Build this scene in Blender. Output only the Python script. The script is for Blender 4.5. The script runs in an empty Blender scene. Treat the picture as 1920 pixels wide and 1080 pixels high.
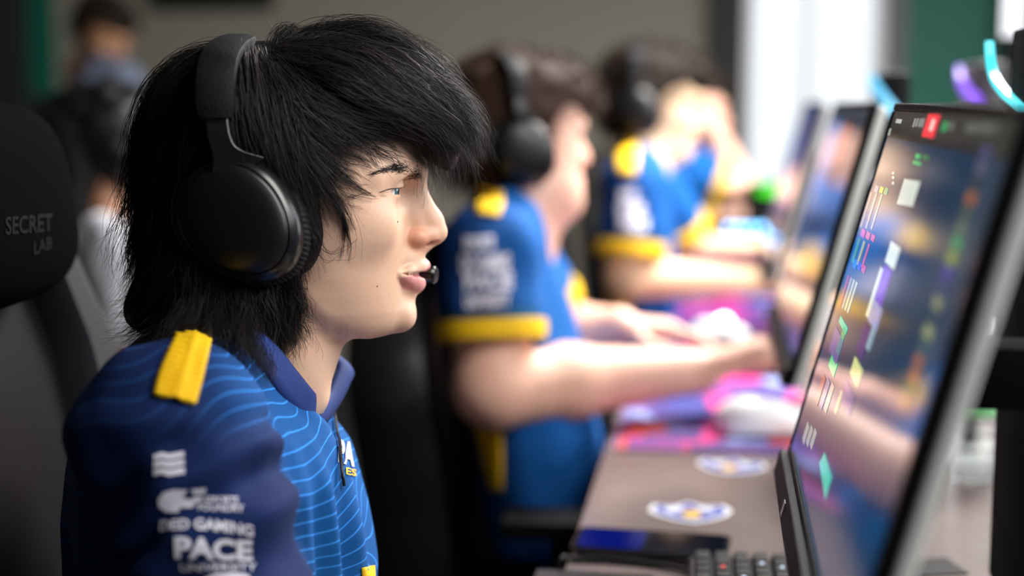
import bpy, bmesh, math, random
import numpy as np
from mathutils import Vector, Matrix
from mathutils.bvhtree import BVHTree

random.seed(7)
RNG = np.random.default_rng(11)
scene = bpy.context.scene
COL = scene.collection

# ------------------------------------------------------------------ camera
FPX = 50.0 / 36.0 * 1920.0
YAW = math.atan(390 / FPX)
PITCH = math.atan(350 / FPX)
CAM = np.array([0.0, 0.0, 1.22])
FWD = np.array([-math.sin(YAW) * math.cos(PITCH), math.cos(YAW) * math.cos(PITCH), -math.sin(PITCH)])
RGT = np.cross(FWD, [0, 0, 1]); RGT /= np.linalg.norm(RGT)
UPV = np.cross(RGT, FWD)
cam_data = bpy.data.cameras.new('camera')
cam_data.lens = 50.0
cam_data.sensor_width = 36.0
cam_data.clip_start = 0.05
cam_data.dof.use_dof = True
cam_data.dof.focus_distance = 1.155
cam_data.dof.aperture_fstop = 1.8
cam = bpy.data.objects.new('camera', cam_data)
COL.objects.link(cam)
cam.matrix_world = Matrix(((RGT[0], UPV[0], -FWD[0], CAM[0]), (RGT[1], UPV[1], -FWD[1], CAM[1]),
                           (RGT[2], UPV[2], -FWD[2], CAM[2]), (0, 0, 0, 1)))
scene.camera = cam

# ------------------------------------------------------------------ world, lights, exposure
world = bpy.data.worlds.new('world'); scene.world = world
world.use_nodes = True
world.node_tree.nodes['Background'].inputs[0].default_value = (0.80, 0.88, 1.0, 1)
world.node_tree.nodes['Background'].inputs[1].default_value = 0.02

def area_light(name, loc, target, sx, sy, power, color=(1, 1, 1)):
    l = bpy.data.lights.new(name, 'AREA'); l.shape = 'RECTANGLE'; l.size = sx; l.size_y = sy
    l.energy = power; l.color = color
    o = bpy.data.objects.new(name, l); COL.objects.link(o)
    o.location = loc
    o.rotation_euler = (Vector(target) - Vector(loc)).to_track_quat('-Z', 'Y').to_euler()
    return o
# daylight through the windows of the right-hand wall, and unseen panel lights added above the desk row
area_light('daylight_window', (2.50, 1.6, 1.75), (0.0, 1.6, 1.45), 4.6, 1.5, 100, (0.93, 0.96, 1.0))
PANELS = [((1.00, 0.80, 2.25), (-0.15, 1.15, 1.0), 36), ((0.62, 2.90, 2.25), (0.35, 2.85, 0.7), 142)]
for i, (a, b, w) in enumerate(PANELS): area_light('added_panel_light', a, b, 0.6, 1.2, w, (1.0, 0.97, 0.93))

scene.view_settings.view_transform = 'Standard'
scene.view_settings.look = 'None'
scene.view_settings.gamma = 1.0
scene.view_settings.use_curve_mapping = False
scene.view_settings.exposure = 0.0

# ------------------------------------------------------------------ picture geometry (pixels -> real points at a stated distance)
def ray(px, py):
    return FWD + RGT * ((px - 960) / FPX) - UPV * ((py - 540) / FPX)
def at_d(px, py, D): return CAM + ray(px, py) * D
def at_y(px, py, Y):
    d = ray(px, py); return CAM + d * (Y / d[1])
def at_z(px, py, Z):
    d = ray(px, py); return CAM + d * ((Z - CAM[2]) / d[2])
def at_x(px, py, X):
    d = ray(px, py); return CAM + d * (X / d[0])

class Frame:
    """a person's own axes: x where the person faces, y to the person's left, z up"""
    def __init__(s, px, py, D):
        s.O = at_d(px, py, D)
        s.ey = ray(px, py); s.ey = s.ey / np.linalg.norm(s.ey)
        s.ex = np.cross(s.ey, [0, 0, 1]); s.ex /= np.linalg.norm(s.ex)
        s.ez = np.cross(s.ex, s.ey)
        s.M = np.stack([s.ex, s.ey, s.ez], 1)
    def loc(s, px, py, y=0.0):
        d = ray(px, py)
        t = (y + (s.O - CAM) @ s.ey) / (d @ s.ey)
        p = CAM + d * t - s.O
        return np.array([p @ s.ex, p @ s.ey, p @ s.ez])
    def world(s, P):
        return np.asarray(P) @ s.M.T + s.O
    def to_loc(s, P):
        return (np.asarray(P) - s.O) @ s.M

# ------------------------------------------------------------------ objects, names, labels
def tag(o, label=None, cat=None, group=None, kind=None):
    if label: o['label'] = label
    if cat: o['category'] = cat
    if group: o['group'] = group
    if kind: o['kind'] = kind
    return o
def empty(name, loc=(0, 0, 0), rz=0.0, label=None, cat=None, group=None):
    o = bpy.data.objects.new(name, None); COL.objects.link(o)
    o.empty_display_size = 0.05
    o.location = [float(v) for v in loc]; o.rotation_euler = (0, 0, rz)
    o.matrix_world = Matrix.Translation(o.location) @ Matrix.Rotation(rz, 4, 'Z')
    return tag(o, label, cat, group)
def put(o, parent, world_space=False):
    if parent is not None:
        o.parent = parent
        if world_space:
            p = parent; m = Matrix.Identity(4)
            chain = []
            while p is not None:
                chain.append(p.matrix_basis.copy() if p.parent is None else p.matrix_parent_inverse @ p.matrix_basis)
                p = p.parent
            for c in reversed(chain): m = m @ c
            o.matrix_parent_inverse = m.inverted()
    return o
def mesh_obj(name, verts, faces, mats, parent=None, smooth=True, world_space=False, fmat=None, sharp=None):
    me = bpy.data.meshes.new(name)
    verts = np.asarray(verts, dtype=np.float32)
    if isinstance(faces, np.ndarray):
        n, k = faces.shape
        me.vertices.add(len(verts)); me.vertices.foreach_set('co', verts.ravel())
        me.loops.add(n * k); me.loops.foreach_set('vertex_index', faces.astype(np.int32).ravel())
        me.polygons.add(n); me.polygons.foreach_set('loop_start', np.arange(0, n * k, k, dtype=np.int32))
        me.update(calc_edges=True); me.validate()
    else:
        me.from_pydata([tuple(map(float, v)) for v in verts], [], faces); me.update()
    if not isinstance(mats, (list, tuple)): mats = [mats]
    for m in mats: me.materials.append(m)
    if fmat is not None: me.polygons.foreach_set('material_index', np.asarray(fmat, dtype=np.int32))
    if smooth: me.polygons.foreach_set('use_smooth', np.ones(len(me.polygons), dtype=bool))
    if smooth and sharp is not None: me.set_sharp_from_angle(angle=sharp)
    o = bpy.data.objects.new(name, me); COL.objects.link(o)
    return put(o, parent, world_space)
def color_attr(o, name, cols):
    a = o.data.attributes.new(name, 'FLOAT_COLOR', 'POINT')
    c = np.ones((len(o.data.vertices), 4), dtype=np.float32); c[:, :3] = cols
    a.data.foreach_set('color', c.ravel())
def float_attr(o, name, v):
    a = o.data.attributes.new(name, 'FLOAT', 'POINT'); a.data.foreach_set('value', np.asarray(v, dtype=np.float32))

class MB:
    """collects shapes that make ONE part"""
    def __init__(s): s.v = []; s.f = []
    def add(s, v, f):
        n = len(s.v); s.v += [tuple(map(float, p)) for p in v]; s.f += [tuple(i + n for i in q) for q in f]; return s
    def box(s, c, d, M=None, bevel=0.0):
        bm = bmesh.new(); bmesh.ops.create_cube(bm, size=1.0)
        for v in bm.verts: v.co = Vector((v.co.x * d[0], v.co.y * d[1], v.co.z * d[2]))
        if bevel > 0: bmesh.ops.bevel(bm, geom=bm.edges[:], offset=bevel, segments=2, profile=0.6, affect='EDGES')
        for v in bm.verts:
            co = v.co if M is None else M @ v.co
            v.co = co + Vector(c)
        bm.verts.index_update()
        s.add([v.co for v in bm.verts], [[v.index for v in f.verts] for f in bm.faces]); bm.free(); return s
    def tube(s, pts, rad, n=10, cap=True):
        pts = [Vector([float(a) for a in p]) for p in pts]
        rad = [rad] * len(pts) if np.isscalar(rad) else rad
        V = []; F = []; up = Vector((0.13, 0.21, 0.97))
        for i, p in enumerate(pts):
            t = (pts[min(i + 1, len(pts) - 1)] - pts[max(i - 1, 0)]).normalized()
            a = t.cross(up)
            if a.length < 1e-4: a = t.cross(Vector((1, 0, 0)))
            a.normalize(); b = t.cross(a)
            for k in range(n):
                th = 2 * math.pi * k / n
                V.append(p + (a * math.cos(th) + b * math.sin(th)) * rad[i])
        for i in range(len(pts) - 1):
            for k in range(n):
                F.append((i * n + k, i * n + (k + 1) % n, (i + 1) * n + (k + 1) % n, (i + 1) * n + k))
        if cap: F.append(tuple(range(n - 1, -1, -1))); F.append(tuple((len(pts) - 1) * n + k for k in range(n)))
        return s.add(V, F)
    def lathe(s, prof, c=(0, 0, 0), n=24, M=None):
        V = []; F = []
        for r, z in prof:
            for k in range(n):
                th = 2 * math.pi * k / n
                p = Vector((r * math.cos(th), r * math.sin(th), z))
                if M is not None: p = M @ p
                V.append(p + Vector([float(a) for a in c]))
        m = len(prof)
        for i in range(m - 1):
            for k in range(n): F.append((i * n + k, i * n + (k + 1) % n, (i + 1) * n + (k + 1) % n, (i + 1) * n + k))
        F.append(tuple(range(n - 1, -1, -1))); F.append(tuple((m - 1) * n + k for k in range(n)))
        return s.add(V, F)
    def prism(s, poly, axis, d0, d1):
        """poly: 2D outline; axis: which coordinate is the depth"""
        def mk(p, d):
            q = list(p); q.insert(axis, d); return q
        n = len(poly)
        V = [mk(p, d0) for p in poly] + [mk(p, d1) for p in poly]
        F = [tuple(range(n - 1, -1, -1)), tuple(range(n, 2 * n))] + [(i, (i + 1) % n, n + (i + 1) % n, n + i) for i in range(n)]
        return s.add(V, F)
    def superell(s, c, semi, e1=0.5, e2=0.5, nu=28, nv=16, M=None, warp=None):
        V = []; F = []
        sp = lambda x, e: math.copysign(abs(x) ** e, x)
        for j in range(nv + 1):
            ph = -math.pi / 2 + math.pi * j / nv
            for i in range(nu):
                th = 2 * math.pi * i / nu
                p = Vector((semi[0] * sp(math.cos(ph), e1) * sp(math.cos(th), e2),
                            semi[1] * sp(math.cos(ph), e1) * sp(math.sin(th), e2), semi[2] * sp(math.sin(ph), e1)))
                if warp: p = warp(p)
                if M is not None: p = M @ p
                V.append(p + Vector([float(a) for a in c]))
        for j in range(nv):
            for i in range(nu): F.append((j * nu + i, j * nu + (i + 1) % nu, (j + 1) * nu + (i + 1) % nu, (j + 1) * nu + i))
        return s.add(V, F)
    def build(s, name, mat, parent=None, smooth=True, sharp=0.7, world_space=False):
        return mesh_obj(name, s.v, s.f, mat, parent, smooth, world_space, sharp=sharp)

def copy_tree(o, parent=None):
    c = o.copy(); COL.objects.link(c)
    if parent is not None: c.parent = parent
    for ch in list(o.children): copy_tree(ch, c)
    return c

# ------------------------------------------------------------------ materials
def new_mat(name):
    m = bpy.data.materials.new(name); m.use_nodes = True
    return m, m.node_tree, m.node_tree.nodes['Principled BSDF']
def mat(name, col, rough=0.5, metal=0.0, var=0.12, scale=30.0, bump=0.0, bscale=200.0, spec=0.5, coat=0.0, emit=None, estr=0.0, sheen=0.0):
    m, nt, b = new_mat(name)
    N = nt.nodes; L = nt.links
    tc = N.new('ShaderNodeTexCoord')
    nz = N.new('ShaderNodeTexNoise'); nz.inputs['Scale'].default_value = scale; nz.inputs['Detail'].default_value = 4
    L.new(tc.outputs['Object'], nz.inputs['Vector'])
    rp = N.new('ShaderNodeMapRange'); rp.inputs[3].default_value = 1 - var; rp.inputs[4].default_value = 1 + var
    L.new(nz.outputs['Fac'], rp.inputs[0])
    mx = N.new('ShaderNodeMix'); mx.data_type = 'RGBA'; mx.blend_type = 'MULTIPLY'; mx.inputs[0].default_value = 1
    mx.inputs[6].default_value = (*col, 1)
    L.new(rp.outputs[0], mx.inputs[7]); L.new(mx.outputs[2], b.inputs['Base Color'])
    b.inputs['Roughness'].default_value = rough; b.inputs['Metallic'].default_value = metal
    b.inputs['Specular IOR Level'].default_value = spec
    b.inputs['Coat Weight'].default_value = coat; b.inputs['Coat Roughness'].default_value = 0.08
    b.inputs['Sheen Weight'].default_value = sheen
    if emit:
        b.inputs['Emission Color'].default_value = (*emit, 1); b.inputs['Emission Strength'].default_value = estr
    if bump > 0:
        n2 = N.new('ShaderNodeTexNoise'); n2.inputs['Scale'].default_value = bscale
        L.new(tc.outputs['Object'], n2.inputs['Vector'])
        bp = N.new('ShaderNodeBump'); bp.inputs['Strength'].default_value = bump; bp.inputs['Distance'].default_value = 0.002
        L.new(n2.outputs['Fac'], bp.inputs['Height']); L.new(bp.outputs[0], b.inputs['Normal'])
    return m
def srgb(r, g, b):
    f = lambda c: (c / 255 / 12.92) if c / 255 <= 0.04045 else ((c / 255 + 0.055) / 1.055) ** 2.4
    return (f(r), f(g), f(b))
def emit_mat(name, col, strength, rough=0.3, spec=0.5):
    m, nt, b = new_mat(name)
    b.inputs['Base Color'].default_value = (*[c * 0.2 for c in col], 1)
    b.inputs['Roughness'].default_value = rough; b.inputs['Specular IOR Level'].default_value = spec
    b.inputs['Emission Color'].default_value = (*col, 1); b.inputs['Emission Strength'].default_value = strength
    return m

# ------------------------------------------------------------------ implicit surfaces
def smin(a, b, k):
    if k <= 1e-6: return np.minimum(a, b)
    h = np.clip(0.5 + 0.5 * (b - a) / k, 0, 1)
    return b + (a - b) * h - k * h * (1 - h)
def smax(a, b, k): return -smin(-a, -b, k)
def cone(a, b, ra, rb, k=0.01, sub=False): return dict(t='c', a=np.array(a, float), b=np.array(b, float), ra=ra, rb=rb, k=k, sub=sub)
def ell(c, s, k=0.01, sub=False, R=None): return dict(t='e', c=np.array(c, float), s=np.array(s, float), k=k, sub=sub, R=R)
def fn(f, k=0.01, sub=False): return dict(t='f', f=f, k=k, sub=sub)
def chain(pts, rads, k=0.01, sub=False):
    return [cone(pts[i], pts[i + 1], rads[i], rads[i + 1], k, sub) for i in range(len(pts) - 1)]
def prim_dist(p, X, Y, Z):
    if p['t'] == 'c':
        a, b = p['a'], p['b']; d = b - a; L2 = float(d @ d) + 1e-12
        t = np.clip(((X - a[0]) * d[0] + (Y - a[1]) * d[1] + (Z - a[2]) * d[2]) / L2, 0, 1)
        return np.sqrt((X - a[0] - t * d[0]) ** 2 + (Y - a[1] - t * d[1]) ** 2 + (Z - a[2] - t * d[2]) ** 2) - (p['ra'] + (p['rb'] - p['ra']) * t)
    if p['t'] == 'e':
        c, s = p['c'], p['s']
        dx, dy, dz = X - c[0], Y - c[1], Z - c[2]
        if p['R'] is not None:
            R = p['R']; dx, dy, dz = (dx * R[0][0] + dy * R[1][0] + dz * R[2][0], dx * R[0][1] + dy * R[1][1] + dz * R[2][1], dx * R[0][2] + dy * R[1][2] + dz * R[2][2])
        k0 = np.sqrt((dx / s[0]) ** 2 + (dy / s[1]) ** 2 + (dz / s[2]) ** 2)
        k1 = np.sqrt((dx / s[0] ** 2) ** 2 + (dy / s[1] ** 2) ** 2 + (dz / s[2] ** 2) ** 2) + 1e-9
        return k0 * (k0 - 1) / k1
    return p['f'](X, Y, Z)
def prim_box(p):
    if p['t'] == 'c':
        r = max(p['ra'], p['rb'])
        return np.minimum(p['a'], p['b']) - r, np.maximum(p['a'], p['b']) + r
    if p['t'] == 'e':
        r = p['s'] if p['R'] is None else np.full(3, p['s'].max())
        return p['c'] - r, p['c'] + r
    return None
def field(prims, lo, hi, h):
    lo = np.array(lo, float); hi = np.array(hi, float)
    n = np.ceil((hi - lo) / h).astype(int) + 1
    ax = [lo[i] + h * np.arange(n[i]) for i in range(3)]
    F = np.full(n, 1.0, dtype=np.float32)
    for p in prims:
        b = prim_box(p)
        if b is None: sl = [slice(0, n[i]) for i in range(3)]
        else:
            m = p['k'] + 3 * h
            i0 = np.maximum(np.floor((b[0] - m - lo) / h).astype(int), 0); i1 = np.minimum(np.ceil((b[1] + m - lo) / h).astype(int) + 1, n)
            if np.any(i1 <= i0): continue
            sl = [slice(i0[i], i1[i]) for i in range(3)]
        X = ax[0][sl[0]][:, None, None].astype(np.float32); Y = ax[1][sl[1]][None, :, None].astype(np.float32); Z = ax[2][sl[2]][None, None, :].astype(np.float32)
        d = prim_dist(p, X, Y, Z)
        G = F[sl[0], sl[1], sl[2]]
        F[sl[0], sl[1], sl[2]] = smax(G, -d, p['k']) if p['sub'] else smin(G, d, p['k'])
    return F, lo
def surface_nets(F, lo, h):
    ins = F < 0
    c = np.zeros(tuple(s - 1 for s in F.shape), dtype=np.int8)
    offs = [(i, j, k) for i in (0, 1) for j in (0, 1) for k in (0, 1)]
    nx, ny, nz = c.shape
    for i, j, k in offs: c += ins[i:i + nx, j:j + ny, k:k + nz]
    act = (c > 0) & (c < 8)
    I, J, K = np.nonzero(act)
    idx = np.full(c.shape, -1, dtype=np.int32); idx[I, J, K] = np.arange(len(I))
    val = np.stack([F[I + i, J + j, K + k] for i, j, k in offs], 1)
    off = np.array(offs, float)
    S = np.zeros((len(I), 3)); cnt = np.zeros(len(I))
    for a in range(8):
        for b in range(a + 1, 8):
            if np.abs(off[a] - off[b]).sum() != 1: continue
            va, vb = val[:, a], val[:, b]
            m = (va < 0) != (vb < 0)
            t = np.where(m, va / np.where(m, va - vb, 1), 0)
            S += np.where(m[:, None], off[a] + t[:, None] * (off[b] - off[a]), 0); cnt += m
    V = (S / cnt[:, None] + np.stack([I, J, K], 1)) * h + lo
    Q = []
    A = ins[:-1, 1:-1, 1:-1] != ins[1:, 1:-1, 1:-1]
    i, j, k = np.nonzero(A); j += 1; k += 1
    q = np.stack([idx[i, j - 1, k - 1], idx[i, j, k - 1], idx[i, j, k], idx[i, j - 1, k]], 1); fl = ~ins[i, j, k]; q[fl] = q[fl][:, ::-1]; Q.append(q)
    A = ins[1:-1, :-1, 1:-1] != ins[1:-1, 1:, 1:-1]
    i, j, k = np.nonzero(A); i += 1; k += 1
    q = np.stack([idx[i - 1, j, k - 1], idx[i - 1, j, k], idx[i, j, k], idx[i, j, k - 1]], 1); fl = ~ins[i, j, k]; q[fl] = q[fl][:, ::-1]; Q.append(q)
    A = ins[1:-1, 1:-1, :-1] != ins[1:-1, 1:-1, 1:]
    i, j, k = np.nonzero(A); i += 1; j += 1
    q = np.stack([idx[i - 1, j - 1, k], idx[i, j - 1, k], idx[i, j, k], idx[i - 1, j, k]], 1); fl = ~ins[i, j, k]; q[fl] = q[fl][:, ::-1]; Q.append(q)
    Q = np.concatenate(Q); Q = Q[(Q >= 0).all(1)]
    return V, Q
def relax(V, Q, it=2, lam=0.5):
    E = np.concatenate([Q[:, [0, 1]], Q[:, [1, 2]], Q[:, [2, 3]], Q[:, [3, 0]]])
    n = len(V); deg = np.bincount(E[:, 0], minlength=n) + np.bincount(E[:, 1], minlength=n)
    for s in range(it):
        for l in (lam, -lam * 1.03):
            A = np.zeros_like(V)
            for d in range(3):
                A[:, d] = np.bincount(E[:, 0], V[E[:, 1], d], minlength=n) + np.bincount(E[:, 1], V[E[:, 0], d], minlength=n)
            A /= np.maximum(deg, 1)[:, None]
            V = V + l * (A - V)
    return V
def vnoise(P, seed=0):
    """smooth value noise, P in cells"""
    P = np.asarray(P, float); i = np.floor(P).astype(np.int64); f = P - i; f = f * f * (3 - 2 * f)
    def hsh(a):
        x = (a[:, 0] * 374761393 + a[:, 1] * 668265263 + a[:, 2] * 2147483647 + seed * 974634533) & 0xffffffff
        x = ((x ^ (x >> 13)) * 1274126177) & 0xffffffff
        return ((x ^ (x >> 16)) & 0xffff) / 65535.0
    r = np.zeros(len(P))
    for dx in (0, 1):
        for dy in (0, 1):
            for dz in (0, 1):
                w = (f[:, 0] if dx else 1 - f[:, 0]) * (f[:, 1] if dy else 1 - f[:, 1]) * (f[:, 2] if dz else 1 - f[:, 2])
                r += w * hsh(i + np.array([dx, dy, dz]))
    return r * 2 - 1
def sstep(a, b, x):
    t = np.clip((x - a) / (b - a), 0, 1); return t * t * (3 - 2 * t)
def vert_normals(V, Q):
    n = np.cross(V[Q[:, 2]] - V[Q[:, 0]], V[Q[:, 3]] - V[Q[:, 1]])
    N = np.zeros_like(V)
    for c in range(4):
        for d in range(3): N[:, d] += np.bincount(Q[:, c], n[:, d], minlength=len(V))
    return N / (np.linalg.norm(N, axis=1)[:, None] + 1e-12)
def smooth_curve(pts, n):
    """Catmull-Rom through pts, n points equally spaced"""
    P = np.asarray(pts, float)
    P = np.vstack([2 * P[0] - P[1], P, 2 * P[-1] - P[-2]])
    out = []
    for i in range(1, len(P) - 2):
        t = np.linspace(0, 1, 12, endpoint=False)[:, None]
        a, b, c, d = P[i - 1], P[i], P[i + 1], P[i + 2]
        out.append(0.5 * ((2 * b) + (-a + c) * t + (2 * a - 5 * b + 4 * c - d) * t ** 2 + (-a + 3 * b - 3 * c + d) * t ** 3))
    out = np.vstack(out + [P[-2][None]])
    L = np.concatenate([[0], np.cumsum(np.linalg.norm(np.diff(out, axis=0), axis=1))])
    u = np.linspace(0, L[-1], n)
    return np.stack([np.interp(u, L, out[:, i]) for i in range(P.shape[1])], 1)
# ------------------------------------------------------------------ the room
M_FLOOR = mat('dark_carpet', (0.020, 0.021, 0.024), 0.9, var=0.3, scale=120, bump=0.3, bscale=500)
M_CEIL = mat('ceiling_tile', (0.14, 0.14, 0.14), 0.9, var=0.04)
M_WALL = mat('warm_grey_plaster', srgb(142, 137, 124), 0.85, var=0.05, scale=4, bump=0.05, bscale=80)
M_WALL_DARK = mat('charcoal_paint', (0.020, 0.021, 0.023), 0.7, var=0.1, scale=8)
M_TEAL = mat('teal_paint', srgb(0, 100, 80), 0.6, var=0.06, scale=5)
M_WHITE = mat('white_plastic', srgb(230, 230, 232), 0.4, var=0.03)
M_MATTE = mat('matte_black', (0.003, 0.003, 0.0032), 0.85, spec=0.04)
M_BLACK = mat('black_plastic', (0.004, 0.004, 0.0045), 0.55, spec=0.12, var=0.15, scale=60)
M_BLACK_GLOSS = mat('black_gloss', (0.006, 0.006, 0.007), 0.12, var=0.1)
M_SILVER = mat('silver_plastic', (0.52, 0.54, 0.52), 0.38, metal=0.0, var=0.06, scale=40)
M_DESK = mat('grey_laminate', srgb(120, 107, 105), 0.22, var=0.10, scale=25, bump=0.04, bscale=300, spec=0.6)
M_DAY = emit_mat('bright_blind', (0.90, 0.95, 1.0), 0.98)
M_METAL = mat('dark_metal', (0.03, 0.03, 0.033), 0.4, metal=0.8)
def struct(name, mb, m, parent=None):
    o = mb.build(name, m, parent, smooth=False); tag(o, kind='structure'); return o
XL, XR, YB, YF, ZC = -4.6, 2.62, 6.2, -1.6, 2.8
struct('floor', MB().box(((XL + XR) / 2, (YB + YF) / 2, -0.03), (XR - XL + 0.2, YB - YF + 0.2, 0.06)), M_FLOOR)
struct('ceiling', MB().box(((XL + XR) / 2, (YB + YF) / 2, ZC + 0.03), (XR - XL + 0.2, YB - YF + 0.2, 0.06)), M_CEIL)
struct('wall_left', MB().box((XL - 0.05, (YB + YF) / 2, ZC / 2), (0.1, YB - YF, ZC)), M_WALL_DARK)
def bx(px): return at_y(px, 190, YB)[0]
# back wall: plaster, a charcoal pier, the bright window, another pier, the teal wall
w0, w1 = bx(1394), bx(1652)
zs = at_y(1500, 372, YB)[2]
mb = MB().box(((XL + bx(1330)) / 2, YB + 0.05, ZC / 2), (bx(1330) - XL, 0.1, ZC)).box(((w0 + w1) / 2, YB + 0.05, zs / 2), (w1 - w0, 0.1, zs))
wall_back = struct('wall_back', mb, M_WALL)
struct('trim_1', MB().box(((bx(1330) + w0) / 2, YB + 0.02, ZC / 2), (w0 - bx(1330), 0.16, ZC)), M_WALL_DARK)
struct('trim_2', MB().box(((bx(1652) + bx(1694)) / 2, YB + 0.02, ZC / 2), (bx(1694) - bx(1652), 0.16, ZC)), mat('grey_post', (0.10, 0.10, 0.11), 0.5))
struct('wall_teal', MB().box(((bx(1694) + XR) / 2, YB + 0.05, ZC / 2), (XR - bx(1694), 0.1, ZC)), M_TEAL)
struct('trim_3', MB().box(((bx(1868) + bx(1990)) / 2, YB - 0.04, ZC / 2), (bx(1990) - bx(1868), 0.08, ZC)), M_WALL_DARK)
win = struct('window_1', MB().box(((w0 + w1) / 2, YB + 0.06, (zs + ZC) / 2), (w1 - w0, 0.02, ZC - zs)), M_DAY)
MB().box(((w0 + w1) / 2, YB, zs + 0.02), (w1 - w0, 0.12, 0.04)).box((w0 + 0.02, YB, (zs + ZC) / 2), (0.04, 0.1, ZC - zs)).box((w1 - 0.02, YB, (zs + ZC) / 2), (0.04, 0.1, ZC - zs)).box((w0 + (w1 - w0) * 0.46, YB + 0.02, (zs + ZC) / 2), (0.03, 0.06, ZC - zs)).build('window_frame', M_WHITE, win, smooth=False)
# left of the back wall: dark curtain and a teal strip
tag(MB().box((bx(-160), YB - 0.07, 1.6), (bx(60) - bx(-380), 0.06, 2.3)).build('dark_curtain', M_WALL_DARK, None, smooth=False), 'black curtain hanging on the back wall beside a teal strip', 'curtain')
tag(MB().box(((bx(66) + bx(110)) / 2, YB - 0.02, 1.8), (bx(110) - bx(66), 0.02, 1.9)).build('teal_banner', M_TEAL, None, smooth=False), 'narrow teal banner hanging next to the black curtain', 'banner')
# dark low partition at the back left
p0, p1 = at_y(-160, 200, 5.3), at_y(262, 178, 5.3)
tag(MB().box(((p0[0] + p1[0]) / 2, 5.3, p1[2] / 2), (p1[0] - p0[0], 0.06, p1[2]), bevel=0.01).build('partition', mat('blue_grey_felt', (0.030, 0.034, 0.040), 0.9), None), 'dark blue-grey low partition screen standing behind the rows', 'partition')
# wall-mounted black display, only its lower edge in view
d0, d1 = at_y(300, 18, YB), at_y(520, 12, YB)
dsp = empty('wall_display', ((d0[0] + d1[0]) / 2, YB - 0.05, d0[2]), 0, 'black wall-mounted display high on the plaster wall', 'display')
MB().box((0, 0, 0.16), (d1[0] - d0[0], 0.05, 0.32), bevel=0.008).build('casing', M_BLACK, dsp)
MB().box((0, -0.027, 0.165), (d1[0] - d0[0] - 0.03, 0.004, 0.28)).build('screen', M_BLACK_GLOSS, dsp, smooth=False)
# right-hand wall with its row of windows
mb = MB().box((XR + 0.05, (YB + YF) / 2, 0.475), (0.1, YB - YF, 0.95)).box((XR + 0.05, (YB + YF) / 2, 2.66), (0.1, YB - YF, 0.28))
ys = [-0.75, 0.85, 2.45, 4.05]
edges = [YF] + sum([[y, y + 1.4] for y in ys], []) + [YB]
for i in range(0, len(edges), 2): mb.box((XR + 0.05, (edges[i] + edges[i + 1]) / 2, 1.735), (0.1, edges[i + 1] - edges[i], 1.57))
struct('wall_right', mb, M_WALL)
for i, y in enumerate(ys):
    w = struct('window_%d' % (i + 2), MB().box((XR + 0.07, y + 0.7, 1.735), (0.01, 1.4, 1.57)), M_DAY)
    f = MB()
    for dy in (0.02, 0.7, 1.38): f.box((XR + 0.04, y + dy, 1.735), (0.06, 0.04, 1.57))
    for z in (0.97, 2.5): f.box((XR + 0.04, y + 0.7, z), (0.06, 1.4, 0.04))
    f.build('window_frame', M_WHITE, w, smooth=False)
for i, (a, b, w_) in enumerate(PANELS):  # panels added out of view, lowered and tilted to shape the light
    c = empty('added_light_panel', a, 0, 'flat white light panel added out of view above the ' + ('large tilted monitor' if i == 0 else 'far half of the desk row'), 'added light', 'added light panels')
    M = (Vector(b) - Vector(a)).to_track_quat('-Z', 'Y').to_matrix()
    MB().box(M @ Vector((0, 0, 0.030)), (0.66, 1.26, 0.04), M).build('frame', M_WHITE, c, smooth=False)
    MB().box(M @ Vector((0, 0, 0.006)), (0.6, 1.2, 0.006), M).build('diffuser', emit_mat('added_panel_glow', (1, 0.98, 0.95), 2.0), c, smooth=False)
    for s_ in (-1, 1):
        q = M @ Vector((0, s_ * 0.5, 0.05)); MB().tube([q, Vector((q.x, q.y, ZC - a[2]))], 0.006, 8).build('hanging_rod', M_METAL, c)

# ------------------------------------------------------------------ desk
DZ = 0.74
desk = empty('desk', (0.25, 2.6, 0), 0, 'long dark grey laminate desk running along the row of players', 'desk')
MB().box((0.10, -0.1, DZ - 0.0125), (1.004, 5.2, 0.025), bevel=0.003).build('desktop', M_DESK, desk)
for y in (-2.3, -0.9, 0.6, 2.2):
    for x in (-0.20, 0.52):
        MB().box((x, y, (DZ - 0.025) / 2), (0.05, 0.05, DZ - 0.025), bevel=0.004).build('leg', M_METAL, desk)
MB().box((0.55, -0.1, 0.42), (0.018, 5.0, 0.45)).build('modesty_panel', M_BLACK, desk, smooth=False)

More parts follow.
